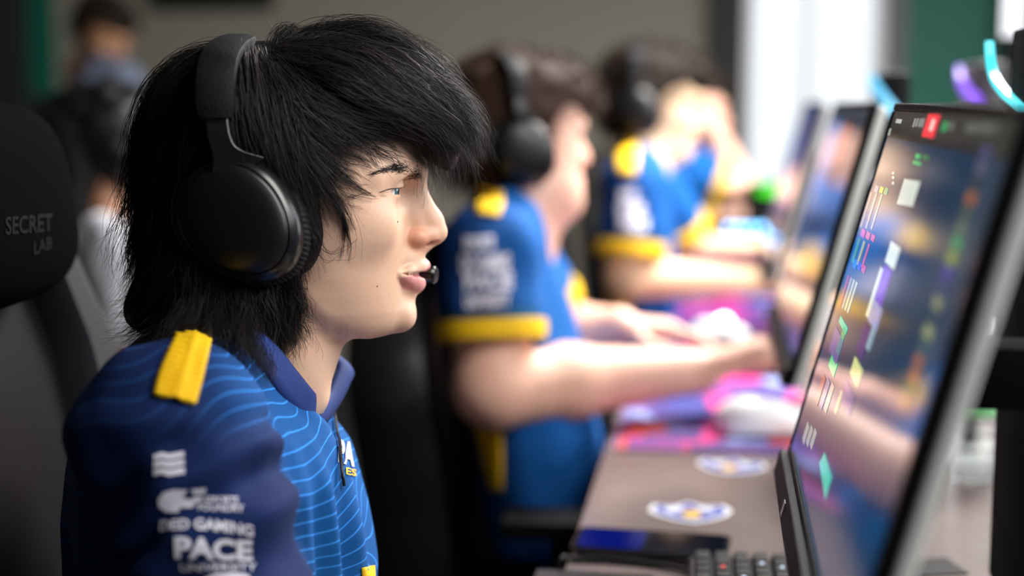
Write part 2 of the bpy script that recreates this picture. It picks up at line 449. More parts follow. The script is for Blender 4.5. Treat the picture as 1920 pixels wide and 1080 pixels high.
# ------------------------------------------------------------------ monitors
M_SCREEN = mat('screen_glass', (0.006, 0.007, 0.009), 0.13, var=0.05, spec=0.75)
_ui = {}
def glow(col, s=1.0):
    key = (tuple(round(c, 3) for c in col), s)
    if key not in _ui: _ui[key] = emit_mat('screen_glow', col, s, 0.09, 0.38)
    return _ui[key]
MW, MH = 0.556, 0.3275
M_TL = np.array([0.152, 1.30, 1.218]); M_BL = np.array([0.067, 1.30, 0.902])
M_UP = (M_TL - M_BL) / np.linalg.norm(M_TL - M_BL); M_W = np.array([0, -1.0, 0]); M_N = np.cross(M_UP, M_W); M_N = M_N if M_N[0] < 0 else -M_N
def monitor(shift, label, zrot=0.0):
    """parts are made in the screen's own axes: u along the width, v up the tilt, n towards the player"""
    o0 = M_BL + np.array(shift)
    base = np.array([o0[0] + 0.20, o0[1] - MW / 2, DZ])
    r = empty('monitor', base, 0, label, 'monitor', 'desk monitors')
    def W(u, v, n): return o0 + M_W * u + M_UP * v + M_N * n - base
    def slab(name, m, u0, u1, v0, v1, n0, n1, par=r, tap=0.0, bev=0.0015):
        V = [W(u, v, n0) for u, v in ((u0, v0), (u1, v0), (u1, v1), (u0, v1))] + [W(u, v, n1) for u, v in ((u0 + tap, v0 + tap), (u1 - tap, v0 + tap), (u1 - tap, v1 - tap), (u0 + tap, v1 - tap))]
        o = mesh_obj(name, V, [(0, 1, 2, 3), (7, 6, 5, 4), (0, 4, 5, 1), (1, 5, 6, 2), (2, 6, 7, 3), (3, 7, 4, 0)], m, par, False)
        bm = bmesh.new(); bm.from_mesh(o.data); bmesh.ops.recalc_face_normals(bm, faces=bm.faces[:]); bm.to_mesh(o.data); bm.free()
        if bev: b = o.modifiers.new('bevel', 'BEVEL'); b.width = bev; b.segments = 2
        return o
    slab('screen', M_SCREEN, 0.006, MW - 0.012, 0.006, MH - 0.007, 0.0, -0.004, bev=0)
    slab('bezel', M_BLACK, 0, MW, 0, 0.0055, 0.0012, -0.008); slab('bezel', M_BLACK, 0, MW, MH - 0.0065, MH, 0.0012, -0.008)
    slab('bezel', M_BLACK, 0, 0.0055, 0.0055, MH - 0.0065, 0.0012, -0.008); slab('bezel', M_BLACK, MW - 0.0115, MW, 0.0055, MH - 0.0065, 0.0012, -0.008)
    chin = slab('chin_bar', M_BLACK, 0, MW, -0.024, -0.0005, 0.008, -0.008)
    slab('chin_badge', mat('badge', (0.5, 0.5, 0.55), 0.3, metal=0.8), 0.150, 0.162, -0.019, -0.007, 0.0088, 0.0078, chin, bev=0)
    slab('rear_shell', M_SILVER, 0.0, MW, -0.022, MH, -0.008, -0.020, tap=0.004, bev=0.003)
    slab('rear_cover', M_BLACK, 0.16, MW - 0.20, 0.06, MH - 0.08, -0.020, -0.052, tap=0.02)
    a = W(MW / 2, MH * 0.45, -0.052)
    top = np.array([0.0, 0.0, a[2]]); off = np.array([a[0] + 0.045, 0, 0])
    MB().box((a[0] + 0.19, 0, a[2] / 2 + 0.01), (0.05, 0.07, a[2] + 0.02), bevel=0.008).build('stand_column', M_MATTE, r)
    MB().box((a[0] + 0.085, 0, a[2]), (0.21, 0.05, 0.045), bevel=0.006).build('tilt_arm', M_MATTE, r)
    MB().box((a[0] + 0.19, 0, 0.006), (0.16, 0.20, 0.012), bevel=0.004).build('stand_foot', M_SILVER, r)
    r['_u'] = 0
    def uv(px, py):
        d = ray(px, py); t = ((o0 - CAM) @ M_N) / (d @ M_N); p = CAM + d * t - o0
        return p @ M_W, p @ M_UP
    def graphic(pts, col, s=1.0, lift=0.0004):
        V = [W(u, v, lift) for u, v in pts]; n = len(V)
        o = mesh_obj('screen_graphic', V, [tuple(range(n))], glow(col, s), r, False); return o
    def rect(u0, v0, u1, v1, col, s=1.0, lift=0.0004): return graphic([(u0, v0), (u1, v0), (u1, v1), (u0, v1)], col, s, lift)
    del r['_u']
    return r, rect, graphic, uv
mon1, rect1, gr1, uv1 = monitor((0, 0, 0), 'large tilted black monitor showing a menu screen in front of the shaggy-haired player')
def box1(px0, py0, px1, py1, col, s=1.0, lift=0.0004):
    """menu item: top left corner, right end of its top edge, height of its lower edge"""
    u0, v1 = uv1(px0, py0)
    def pix(u, v):
        p = M_BL + M_W * u + M_UP * v - CAM; z = p @ FWD; return 960 + FPX * (p @ RGT) / z, 540 - FPX * (p @ UPV) / z
    vs = np.linspace(0, MH, 400); v0 = vs[int(np.argmin([abs(pix(u0, v)[1] - py1) for v in vs]))]
    us = np.linspace(0, MW, 700); u1 = us[int(np.argmin([abs(pix(u, v1)[0] - px1) for u in us]))]
    return rect1(u0, v0, max(u1, u0 + 0.001), v1, col, s, lift)
RED, GRN, TEALC, WHT, PUR, BLU, ORG = srgb(238, 40, 56), srgb(40, 200, 110), srgb(50, 200, 170), srgb(225, 235, 225), srgb(110, 40, 190), srgb(30, 80, 220), srgb(220, 130, 50)
# faint page glow; its blue also stands in for a jersey reflection
rect1(0.007, 0.008, MW - 0.014, MH - 0.008, srgb(2, 46, 76), 1.0, 0.0001)
rect1(0.007, MH - 0.030, MW - 0.014, MH - 0.008, srgb(34, 38, 42), 0.35, 0.0002)
rect1(0.10, 0.175, 0.30, 0.290, srgb(8, 62, 110), 0.35, 0.0002)
box1(1742, 214, 1764, 256, RED, 1.2)
box1(1750, 224, 1755, 245, WHT, 0.9, 0.0007)
for px in (1716, 1721, 1727, 1732): box1(px, 222, px + 3, 238, WHT, 0.35)
box1(1682, 223, 1692, 231, WHT, 0.6); box1(1669, 241, 1672, 254, WHT, 0.5)
box1(1771, 228, 1779, 246, GRN, 0.6); box1(1783, 230, 1790, 244, WHT, 0.2)
for i in range(6): box1(1815 + i * 10, 232, 1822 + i * 10, 248, WHT, 0.15)
box1(1719, 288, 1727, 296, GRN, 0.9); box1(1731, 290, 1744, 298, GRN, 0.3); box1(1714, 301, 1728, 306, GRN, 0.9)
for i in range(5): box1(1697 + i * 6, 335 + i, 1702 + i * 6, 382 + i, WHT, 0.85)
for i, y in enumerate((322, 330, 340)): box1(1674, y, 1678, y + 5, WHT, 0.7)
cols = [srgb(150, 150, 175), srgb(215, 190, 30), srgb(80, 165, 110)]
for i, c in enumerate(cols): box1(1643 + i * 9, 347 + 2 * i, 1649 + i * 9, 358 + 2 * i, c, 0.9); box1(1633 + i * 10, 360 + 2 * i, 1636 + i * 10, 425 + 2 * i, srgb(220, 205, 190), 0.55)
cols = [srgb(215, 60, 130), srgb(225, 90, 70), srgb(215, 70, 80)]
for i, c in enumerate(cols):
    box1(1618 + i * 9, 428 + 5 * i, 1624 + i * 9, 440 + 5 * i, c, 0.9); box1(1611 + i * 9, 446 + 5 * i, 1614 + i * 9, 490 + 5 * i, [srgb(90, 160, 60), srgb(200, 190, 70), srgb(210, 80, 100)][i], 0.7)
    box1(1603 + i * 8, 484 + 5 * i, 1609 + i * 8, 498 + 5 * i, [srgb(20, 120, 210), srgb(40, 60, 220), srgb(200, 60, 110)][i], 0.8)
for i in range(4): box1(1591 + i * 5, 515 + 4 * i, 1594 + i * 5, 572 + 4 * i, [srgb(200, 70, 120), srgb(190, 200, 220), WHT, WHT][i], 0.55)
box1(1577, 592, 1590, 604, TEALC, 1.0); box1(1561, 662, 1571, 686, srgb(20, 205, 130), 1.0); box1(1568, 612, 1582, 655, srgb(110, 100, 180), 0.6); box1(1583, 610, 1588, 658, srgb(20, 170, 110), 0.8)
for i in range(3): box1(1545 + i * 8, 700 + i * 8, 1549 + i * 8, 750 + i * 8, [srgb(150, 80, 70), srgb(110, 120, 170), srgb(190, 190, 170)][i], 0.6)
for i in range(3): box1(1515 + i * 7, 790 + i * 6, 1518 + i * 7, 822 + i * 6, WHT, 0.4)
# tall purple banner in the page
box1(1672, 452, 1689, 490, WHT, 1.0); box1(1660, 495, 1674, 560, srgb(105, 40, 200), 0.9); box1(1652, 500, 1657, 590, WHT, 0.8); box1(1640, 560, 1656, 600, srgb(150, 160, 220), 0.8)
box1(1622, 604, 1634, 655, srgb(62, 18, 110), 1.0); box1(1640, 600, 1646, 650, srgb(150, 190, 205), 0.7); box1(1604, 668, 1618, 700, srgb(220, 225, 150), 0.9); box1(1588, 712, 1604, 745, srgb(60, 45, 130), 0.8)
box1(1578, 730, 1581, 770, srgb(200, 210, 150), 0.7)
gr1([uv1(1537, 868), uv1(1547, 848), uv1(1560, 895), uv1(1548, 938)], TEALC, 0.9)
# a ladder of coloured names down the right side
rc = [srgb(90, 90, 150), srgb(120, 110, 140), srgb(60, 70, 70), srgb(200, 120, 60), srgb(90, 110, 90), srgb(120, 140, 110), srgb(50, 190, 120), srgb(170, 190, 70), srgb(90, 70, 190), srgb(70, 80, 140), srgb(180, 180, 140), srgb(60, 90, 100), srgb(190, 200, 140), srgb(70, 110, 110), srgb(200, 120, 50), srgb(220, 130, 50), srgb(70, 120, 110), srgb(170, 130, 60)]
ua, va = uv1(1852, 275); ub, vb = uv1(1706, 800)
for i, c in enumerate(rc):
    t = i / len(rc); rect1(ua - 0.012, va + (vb - va) * (t + 0.8 / len(rc)), ua + 0.014, va + (vb - va) * t, c, 0.55)
mon2, rect2, gr2, uv2 = monitor((0.022, 0.97, 0), 'black monitor with silver back standing in front of the brown-haired player')
rect2(0.007, 0.008, MW - 0.014, MH - 0.008, srgb(40, 60, 84), 0.6, 0.0001)
rect2(0.03, 0.20, 0.24, 0.30, srgb(30, 120, 200), 0.8); rect2(0.06, 0.09, 0.16, 0.16, srgb(20, 70, 120), 0.8); rect2(0.28, 0.04, 0.50, 0.22, srgb(60, 56, 58), 0.6); rect2(0.33, 0.245, 0.36, 0.30, srgb(230, 90, 70), 0.6)
mon3, rect3, gr3, uv3 = monitor((0.030, 1.95, 0), 'black monitor standing beyond the silver-backed one, before the dark-haired player')
rect3(0.007, 0.008, MW - 0.014, MH - 0.008, srgb(80, 90, 150), 0.6, 0.0001); rect3(0.08, 0.10, 0.30, 0.26, srgb(30, 90, 180), 0.8)

# ------------------------------------------------------------------ computer tower and slim light blades behind the screens
def strip(name, pts, w, m, parent, base):
    V = []; F = []
    P = smooth_curve(pts, 24)
    for p in P: V += [p - base + np.array([-0.004, 0, w]), p - base + np.array([-0.004, 0, -w]), p - base + np.array([0.004, 0, -w]), p - base + np.array([0.004, 0, w])]
    for j in range(23):
        for i in range(4): F.append((j * 4 + i, j * 4 + (i + 1) % 4, (j + 1) * 4 + (i + 1) % 4, (j + 1) * 4 + i))
    F += [(0, 1, 2, 3), (92, 95, 94, 93)]
    return mesh_obj(name, V, F, m, parent, False)
M_CYAN = emit_mat('cyan_led', srgb(60, 225, 240), 1.6); M_CYAN2 = emit_mat('deep_cyan_led', srgb(0, 175, 225), 1.15); M_PURP = emit_mat('purple_led', srgb(135, 70, 245), 1.3); M_LGRN = emit_mat('green_led', srgb(70, 240, 20), 1.4)
tb = np.array([0.494, 1.330, DZ])
tow = empty('computer_tower', tb, 0, 'black computer tower with a bent cyan light strip behind the large monitor', 'computer tower')
MB().box((0, 0, 0.277), (0.42, 0.205, 0.554), bevel=0.014).build('case', M_MATTE, tow)
MB().box((-0.215, 0, 0.280), (0.016, 0.185, 0.535), bevel=0.005).build('front_panel', M_MATTE, tow)
for z in (0.12, 0.16, 0.20, 0.24, 0.28): MB().box((-0.02, -0.1035, z), (0.26, 0.003, 0.012)).build('side_vent', M_METAL, tow, smooth=False)
strip('light_strip', [at_x(a_, b_, 0.268) for a_, b_ in ((1855, 84), (1858, 118), (1866, 148), (1888, 178), (1916, 206))], 0.0036, M_CYAN, tow, tb)
def blade(px0, pts, Y, m, label, body):
    X = at_y(px0, 190, Y)[0]
    b = np.array([X + 0.022, Y - 0.09, DZ]); r = empty('slim_computer', b, 0, label, 'computer')
    ps = [at_x(a, c, X - 0.002) for a, c in pts]
    top = max(p[2] for p in ps) + 0.010
    MB().box((0, 0, (top - DZ) / 2), (0.038, 0.19, top - DZ), bevel=0.008).build('case', body, r)
    strip('light_strip', ps, 0.0075, m, r, b)
    return r
blade(1630, [(1634, 150), (1644, 166), (1660, 188), (1682, 214)], 2.36, M_CYAN2, 'slim black computer case with a wide cyan light bar behind the second monitor', M_BLACK)
blade(1797, [(1798, 132), (1801, 150), (1812, 170), (1836, 192)], 2.46, M_PURP, 'slim grey computer case with a purple light bar beside the black tower', mat('mauve_grey_plastic', (0.05, 0.045, 0.055), 0.5))
# white light tube standing behind the tower
q = at_y(1898, 40, 2.6)
lt = empty('light_tube', (q[0], 2.6, DZ), 0, 'white upright light tube standing behind the black computer tower', 'lamp')
zt = at_y(1898, 70, 2.6)[2] - DZ
MB().lathe([(0.017, zt), (0.0185, zt + 0.005), (0.0185, zt + 0.40), (0.010, zt + 0.41)], (0, 0, 0), 20).build('tube', emit_mat('tube_glow', (0.95, 0.96, 1.0), 1.2), lt)
MB().lathe([(0.06, 0), (0.06, 0.012), (0.009, 0.02), (0.009, zt - 0.012), (0.016, zt - 0.010), (0.016, zt)], (0, 0, 0), 20).build('stand', M_BLACK, lt)
# ------------------------------------------------------------------ things on the desk
M_KEY = mat('keycap_black', (0.005, 0.005, 0.0055), 0.5, spec=0.15, var=0.1)
M_KEYGLOW = emit_mat('key_legend_white', srgb(210, 230, 255), 1.4); M_KEYRED = emit_mat('key_legend_red', srgb(255, 60, 50), 1.4)
def keycap_mesh(w):
    m = MB(); hw = w / 2 - 0.0006; hd = 0.0090; tw = hw - 0.0022; td = hd - 0.0026; z0, z1 = 0.0, 0.0085
    V = [(-hd, -hw, z0), (hd, -hw, z0), (hd, hw, z0), (-hd, hw, z0), (-td, -tw, z1), (td, -tw, z1), (td, tw, z1 + 0.0006), (-td, tw, z1)]
    m.add(V, [(3, 2, 1, 0), (4, 5, 6, 7), (0, 1, 5, 4), (1, 2, 6, 5), (2, 3, 7, 6), (3, 0, 4, 7)])
    return m
_kb = {}
def keyboard(loc, rz, label, led=None, glow_keys=(), cols=14.5):
    """x: away from the player (rows), y: along the rows"""
    k = empty('keyboard', loc, rz, label, 'keyboard', 'keyboards')
    L = cols * 0.01905
    MB().box((0, 0, 0.010), (0.124, L + 0.014, 0.020), bevel=0.004).build('case', M_BLACK, k)
    pl = MB().box((0, 0, 0.0205), (0.116, L + 0.006, 0.003)).build('key_plate', mat('plate', (0.03, 0.03, 0.032), 0.4), k, smooth=False)
    rows = [[1.5, 1.0, 1.0, 1.25, 6.0, 1.25, 1.25, 1.25], [2.25] + [1] * 10 + [2.25], [1.75] + [1] * 11 + [1.75], [1.5] + [1] * 12 + [1.0], [1] * 13 + [1.5], [1] * 14 + [0.5]]
    for r, row in enumerate(rows):
        y = L / 2; x = -0.0476 + r * 0.01905
        for i, u in enumerate(row):
            w = u * 0.01905
            if w not in _kb:
                o = keycap_mesh(w).build('key', M_KEY, k, smooth=False); _kb[w] = o.data
            else:
                o = bpy.data.objects.new('key', _kb[w]); COL.objects.link(o); o.parent = k
            o.location = (x, y - w / 2, 0.022)
            if (r, i) in glow_keys:
                MB().box((x, y - w / 2, 0.0312), (0.0035, 0.0035, 0.0006)).build('key_legend', M_KEYRED if (r, i) == glow_keys[1] else M_KEYGLOW, k, smooth=False)
            y -= w
    if led:
        MB().box((0, 0, 0.006), (0.1265, L + 0.0165, 0.004), bevel=0.001).build('edge_light', led, k)
    return k
keyboard((0.040, 1.268, DZ), 0.02, 'black mechanical keyboard with lit legends beside the phone under the large monitor', None, [(3, 1), (1, 1), (4, 2), (2, 3), (5, 1)])
keyboard((0.105, 2.62, DZ + 0.004), -0.05, 'dark keyboard under the hand of the brown-haired player', None)
keyboard((0.10, 3.62, DZ), 0.0, 'keyboard with blue glow in front of the dark-haired player', emit_mat('blue_glow', srgb(90, 170, 255), 1.6))
def mouse_shape(name, loc, rz, m, label, s=1.0, led=None):
    r = empty(name, loc, rz, label, 'mouse', 'computer mice')
    def warp(p):
        z = p.z
        if z < 0: z *= 0.12
        p = Vector((p.x, p.y * (1 - 0.12 * math.cos(p.x / (0.060 * s) * 2.6)), z * (1.0 - 0.25 * (p.x / (0.060 * s)))))
        return p
    MB().superell((0, 0, 0.006 * s), (0.0615 * s, 0.034 * s, 0.036 * s), 0.85, 0.8, 36, 20, None, warp).build('shell', m, r)
    MB().lathe([(0.004 * s, -0.003), (0.0105 * s, -0.003), (0.0105 * s, 0.003), (0.004 * s, 0.003)], (0.034 * s, 0, 0.028 * s), 18, Matrix.Rotation(math.pi / 2, 3, 'X')).build('scroll_wheel', M_BLACK, r)
    MB().box((0.036 * s, 0, 0.0305 * s), (0.052 * s, 0.0012, 0.004)).build('button_gap', M_BLACK, r, smooth=False)
    if led: MB().superell((0.008 * s, 0, 0.040 * s), (0.014, 0.016, 0.010), 1, 1, 14, 8).build('logo_light', led, r)
    return r
mouse_shape('computer_mouse', (-0.035, 1.03, DZ), 0.05, M_BLACK, 'black mouse under the hand of the shaggy-haired player')
# colourful desk mats
def mat_material():
    m, nt, b = new_mat('printed_mat'); N = nt.nodes; L = nt.links
    tc = N.new('ShaderNodeTexCoord'); mp = N.new('ShaderNodeMapping'); mp.inputs['Scale'].default_value = (9, 7, 1); L.new(tc.outputs['Object'], mp.inputs['Vector'])
    vo = N.new('ShaderNodeTexVoronoi'); vo.inputs['Scale'].default_value = 1.6; vo.distance = 'CHEBYCHEV'; L.new(mp.outputs[0], vo.inputs['Vector'])
    sp = N.new('ShaderNodeSeparateColor'); L.new(vo.outputs['Color'], sp.inputs[0])
    cr = N.new('ShaderNodeValToRGB'); cr.color_ramp.interpolation = 'CONSTANT'
    st = [(0.0, srgb(70, 45, 120)), (0.24, srgb(200, 30, 120)), (0.40, srgb(45, 50, 130)), (0.60, srgb(205, 75, 50)), (0.70, srgb(120, 50, 130)), (0.90, srgb(140, 150, 200))]
    while len(cr.color_ramp.elements) < len(st): cr.color_ramp.elements.new(0.5)
    for e, (p, c) in zip(cr.color_ramp.elements, st): e.position = p; e.color = (*c, 1)
    L.new(sp.outputs[0], cr.inputs[0]); L.new(cr.outputs[0], b.inputs['Base Color']); b.inputs['Roughness'].default_value = 0.75
    return m
M_MAT = mat_material()
def desk_mat(x0, y0, x1, y1, label):
    r = empty('desk_mat', ((x0 + x1) / 2, (y0 + y1) / 2, DZ), 0, label, 'desk mat', 'printed desk mats')
    MB().box((0, 0, 0.002), (x1 - x0, y1 - y0, 0.004), bevel=0.0015).build('cloth', M_MAT, r)
    w, d = (x1 - x0) / 2, (y1 - y0) / 2; z = 0.0035
    MB().tube([(-w, -d, z), (w, -d, z), (w, d, z), (-w, d, z), (-w, -d, z)], 0.0012, 6).build('stitched_edge', mat('edge_thread', srgb(220, 170, 200), 0.7), r)
desk_mat(-0.140, 1.925, 0.135, 2.76, 'bright pink and purple printed desk mat under the white mouse')
desk_mat(-0.130, 2.90, 0.150, 3.56, 'pink and purple printed desk mat in front of the dark-haired player')
mouse_shape('computer_mouse', (0.070, 2.05, DZ + 0.004), 0.10, mat('white_shell', srgb(240, 240, 242), 0.3, var=0.02), 'white mouse standing free on the pink and purple desk mat', 1.2)
q = at_z(1350, 640, DZ)
mouse_shape('computer_mouse', (q[0], q[1], DZ + 0.004), 0.0, mat('white_shell_b', srgb(235, 238, 240), 0.3, var=0.02), 'white mouse with a glowing white light on the farther desk mat', 0.95, emit_mat('mouse_light', (0.8, 1.0, 0.97), 9.0))
# phone
def slab_part(name, sx, sy, sz, z, r, m, parent, M=None):
    n = 8; poly = []
    for cx, cy, a0 in ((sx / 2 - r, sy / 2 - r, 0), (-sx / 2 + r, sy / 2 - r, 90), (-sx / 2 + r, -sy / 2 + r, 180), (sx / 2 - r, -sy / 2 + r, 270)):
        for i in range(n + 1):
            a = math.radians(a0 + 90 * i / n); poly.append((cx + r * math.cos(a), cy + r * math.sin(a)))
    o = MB().prism(poly, 2, z, z + sz).build(name, m, parent, sharp=0.5); return o
ph = empty('smartphone', (-0.066, 1.482, DZ), -0.06, 'black smartphone lying on the desk edge beside the keyboard', 'smartphone')
o = slab_part('phone_body', 0.166, 0.080, 0.0125, 0.0, 0.010, mat('phone_edge', (0.010, 0.010, 0.011), 0.16, spec=0.8), ph); bmod = o.modifiers.new('bevel', 'BEVEL'); bmod.width = 0.0015; bmod.segments = 3
slab_part('phone_screen', 0.161, 0.075, 0.0006, 0.0124, 0.009, mat('phone_glass', (0.002, 0.003, 0.008), 0.05, spec=0.25), ph)
slab_part('phone_reflection', 0.070, 0.066, 0.0001, 0.01305, 0.010, emit_mat('phone_reflection_blue', srgb(6, 24, 130), 0.45, 0.05, 0.2), ph).location = (-0.042, 0, 0)  # glowing blue patch stands in for the jersey mirrored in the glass
# paper under the phone and cable
pp = at_z(1080, 1072, DZ)
tag(MB().box((pp[0] + 0.02, pp[1] - 0.03, DZ + 0.0006), (0.12, 0.06, 0.0009)).build('paper_sheet', mat('glossy_paper', srgb(40, 41, 43), 0.3, spec=0.3), None, smooth=False), 'grey glossy sheet lying near the phone', 'paper')
cp = [at_z(1020, 1066, DZ), at_z(1080, 1048, DZ), at_z(1150, 1050, DZ), at_z(1230, 1058, DZ), at_z(1310, 1075, DZ)]
cp = [np.array(p) + np.array([0, -0.012, 0.004]) for p in cp]; cp[0] = np.array([-0.168, cp[1][1] - 0.02, DZ - 0.06]); cp.insert(1, np.array([-0.158, cp[1][1] - 0.015, DZ + 0.004]))
tag(MB().tube(smooth_curve(cp, 40), 0.0028, 8).build('charging_cable', M_BLACK, None), 'black cable curving along the desk in front of the phone', 'cable')
# crest stickers
M_STW = mat('sticker_white', srgb(238, 240, 246), 0.35); M_STB = mat('sticker_blue', srgb(24, 60, 170), 0.35); M_STY = mat('sticker_yellow', srgb(245, 200, 40), 0.35)
def sticker(loc, rz, s, label):
    r = empty('crest_sticker', loc, rz, label, 'sticker', 'crest stickers')
    def lay(name, poly, z, m): MB().prism([(a * s, b * s) for a, b in poly], 2, z, z + 0.0004).build(name, m, r, smooth=False)
    out = [(-1, 0.15), (-0.85, 0.62), (-0.35, 0.55), (0, 0.85), (0.35, 0.55), (0.85, 0.62), (1, 0.15), (0.82, -0.25), (0.45, -0.62), (0, -0.85), (-0.45, -0.62), (-0.82, -0.25)]
    lay('backing', out, 0.0, M_STW); lay('shield', [(a * 0.86, b * 0.82) for a, b in out], 0.0005, M_STB)
    lay('crest_mark', [(-0.62, 0.30), (-0.15, 0.40), (-0.2, 0.05), (-0.55, -0.1)], 0.0010, M_STW); lay('crest_mark', [(0.15, 0.40), (0.62, 0.30), (0.5, -0.05), (0.2, 0.10)], 0.0010, M_STW)
    lay('crest_star', [(-0.25, -0.15), (0.05, 0.12), (0.25, -0.12), (0.15, -0.48), (-0.12, -0.5)], 0.0010, M_STY)
q = at_z(1295, 961, DZ); sticker((q[0], q[1], DZ), 0.1, 0.050, 'blue and white crest sticker lying near the smartphone')
q = at_z(1370, 874, DZ); sticker((q[0], q[1], DZ), -0.2, 0.047, 'blue and white crest sticker lying at the edge of the pink desk mat')
# water bottle behind the large monitor
def bottle_mat():
    m, nt, b = new_mat('clear_plastic'); b.inputs['Base Color'].default_value = (0.96, 0.98, 1.0, 1); b.inputs['Roughness'].default_value = 0.08; b.inputs['Transmission Weight'].default_value = 1.0; b.inputs['IOR'].default_value = 1.33
    nz = nt.nodes.new('ShaderNodeTexNoise'); nz.inputs['Scale'].default_value = 60; bp = nt.nodes.new('ShaderNodeBump'); bp.inputs['Strength'].default_value = 0.3; bp.inputs['Distance'].default_value = 0.003
    nt.links.new(nz.outputs['Fac'], bp.inputs['Height']); nt.links.new(bp.outputs[0], b.inputs['Normal']); return m
q = at_z(1822, 900, DZ)
bt = empty('water_bottle', (q[0], q[1], DZ), 0, 'clear plastic water bottle standing on the desk behind the large monitor', 'bottle')
prof = [(0.012, 0.004), (0.026, 0.0), (0.030, 0.006)] + [(0.030 + 0.0014 * math.sin(z * 300), z) for z in np.linspace(0.01, 0.135, 30)] + [(0.029, 0.145), (0.022, 0.170), (0.014, 0.185), (0.0125, 0.195)]
MB().lathe(prof, (0, 0, 0), 36).build('bottle_body', bottle_mat(), bt)
MB().lathe([(0.0145, 0.193), (0.0150, 0.195), (0.0150, 0.209), (0.0135, 0.211)], (0, 0, 0), 30).build('cap', M_WHITE, bt)
MB().lathe([(0.0312, 0.088), (0.0318, 0.090), (0.0318, 0.112), (0.0312, 0.114)], (0, 0, 0), 36).build('label_band', mat('bottle_label', srgb(110, 180, 120), 0.5), bt)
# small printed card near the bottle
q = at_z(1735, 1066, DZ); cr = empty('circuit_card', (q[0], q[1], DZ), 0.3, 'black card with a yellow dotted edge lying under the large monitor', 'card')
MB().box((0, 0, 0.001), (0.07, 0.05, 0.002)).build('board', M_BLACK, cr, smooth=False)
for i in range(9): MB().box((-0.032, -0.02 + i * 0.005, 0.0022), (0.004, 0.003, 0.0006)).build('yellow_dot', M_STY, cr, smooth=False)
# glowing devices at the far end of the row
def glow_box(px, py, Y, w, h, m, label, n=1, gap=0.05):
    q = at_y(px, py, Y); r = empty('light_device', (q[0], Y, DZ), 0, label, 'device')
    MB().box((0, 0.03, (q[2] - DZ) / 2 + 0.01), (w + 0.06 * n, 0.05, q[2] - DZ + 0.02), bevel=0.008).build('case', M_BLACK, r)
    for i in range(n): MB().superell(((i - (n - 1) / 2) * gap, -0.004, q[2] - DZ), (w / 2, 0.012, h / 2), 0.8, 0.8, 16, 10).build('light', m, r)
glow_box(1398, 428, 3.80, 0.016, 0.018, emit_mat('blue_light', srgb(120, 195, 255), 9.0), 'row of pale blue lights on a black device far down the desk', 4, 0.028)
glow_box(1472, 440, 3.64, 0.018, 0.020, emit_mat('white_light', (0.9, 0.93, 1.0), 5.0), 'round white light on a small black device near the far monitor', 1)
glow_box(1448, 356, 4.0, 0.085, 0.030, M_LGRN, 'bright green light bar on a device at the far end of the desk', 1)
# ------------------------------------------------------------------ the head: one shape, measured on the player in focus
F1 = Frame(560, 330, 1.2)
def H(px, py, y=0.0): return F1.loc(px, py, y)
_tab = [(240, 768, 400, 70), (280, 775, 400, 71), (320, 777, 400, 72), (345, 768, 400, 72), (380, 764, 400, 71.5), (420, 763, 400, 70),
        (450, 764, 410, 68), (480, 762, 420, 65.5), (512, 758, 440, 62.5), (546, 759, 455, 58.5), (580, 763, 465, 53.5), (612, 761, 470, 47), (640, 758, 470, 42)]
_z = np.array([H(700, t[0])[2] for t in _tab])[::-1]
_xf = np.array([H(t[1], t[0])[0] for t in _tab])[::-1]
_xb = np.array([H(t[2], t[0])[0] for t in _tab])[::-1]
_w = np.array([t[3] / 1000 for t in _tab])[::-1]
_jaw = np.array([H(a, b) for a, b in ((480, 440), (520, 490), (550, 530), (580, 572), (612, 605), (650, 627), (690, 631), (730, 628), (760, 620), (790, 612))])
_xc = H(600, 400)[0]; _zt = H(600, 255)[2]
def face_base(X, Y, Z):
    z1 = np.ravel(Z)
    sh = np.shape(Z)
    xf = np.interp(z1, _z, _xf).reshape(sh).astype(np.float32); xb = np.interp(z1, _z, _xb).reshape(sh).astype(np.float32)
    w = np.interp(z1, _z, _w).reshape(sh).astype(np.float32)
    dx = X - _xc
    a = np.where(dx > 0, xf - _xc, _xc - xb)
    n = 2.0
    g = (np.abs(dx / a) ** n + np.abs(Y / w) ** n) ** (1 / n)
    d = (g - 1) * np.minimum(a, w)
    zj = np.interp(np.ravel(X), _jaw[:, 0], _jaw[:, 2]).reshape(np.shape(X)).astype(np.float32)
    d = smax(d, (zj - Z) * 0.95, 0.016)
    return smax(d, (Z - _zt), 0.02)
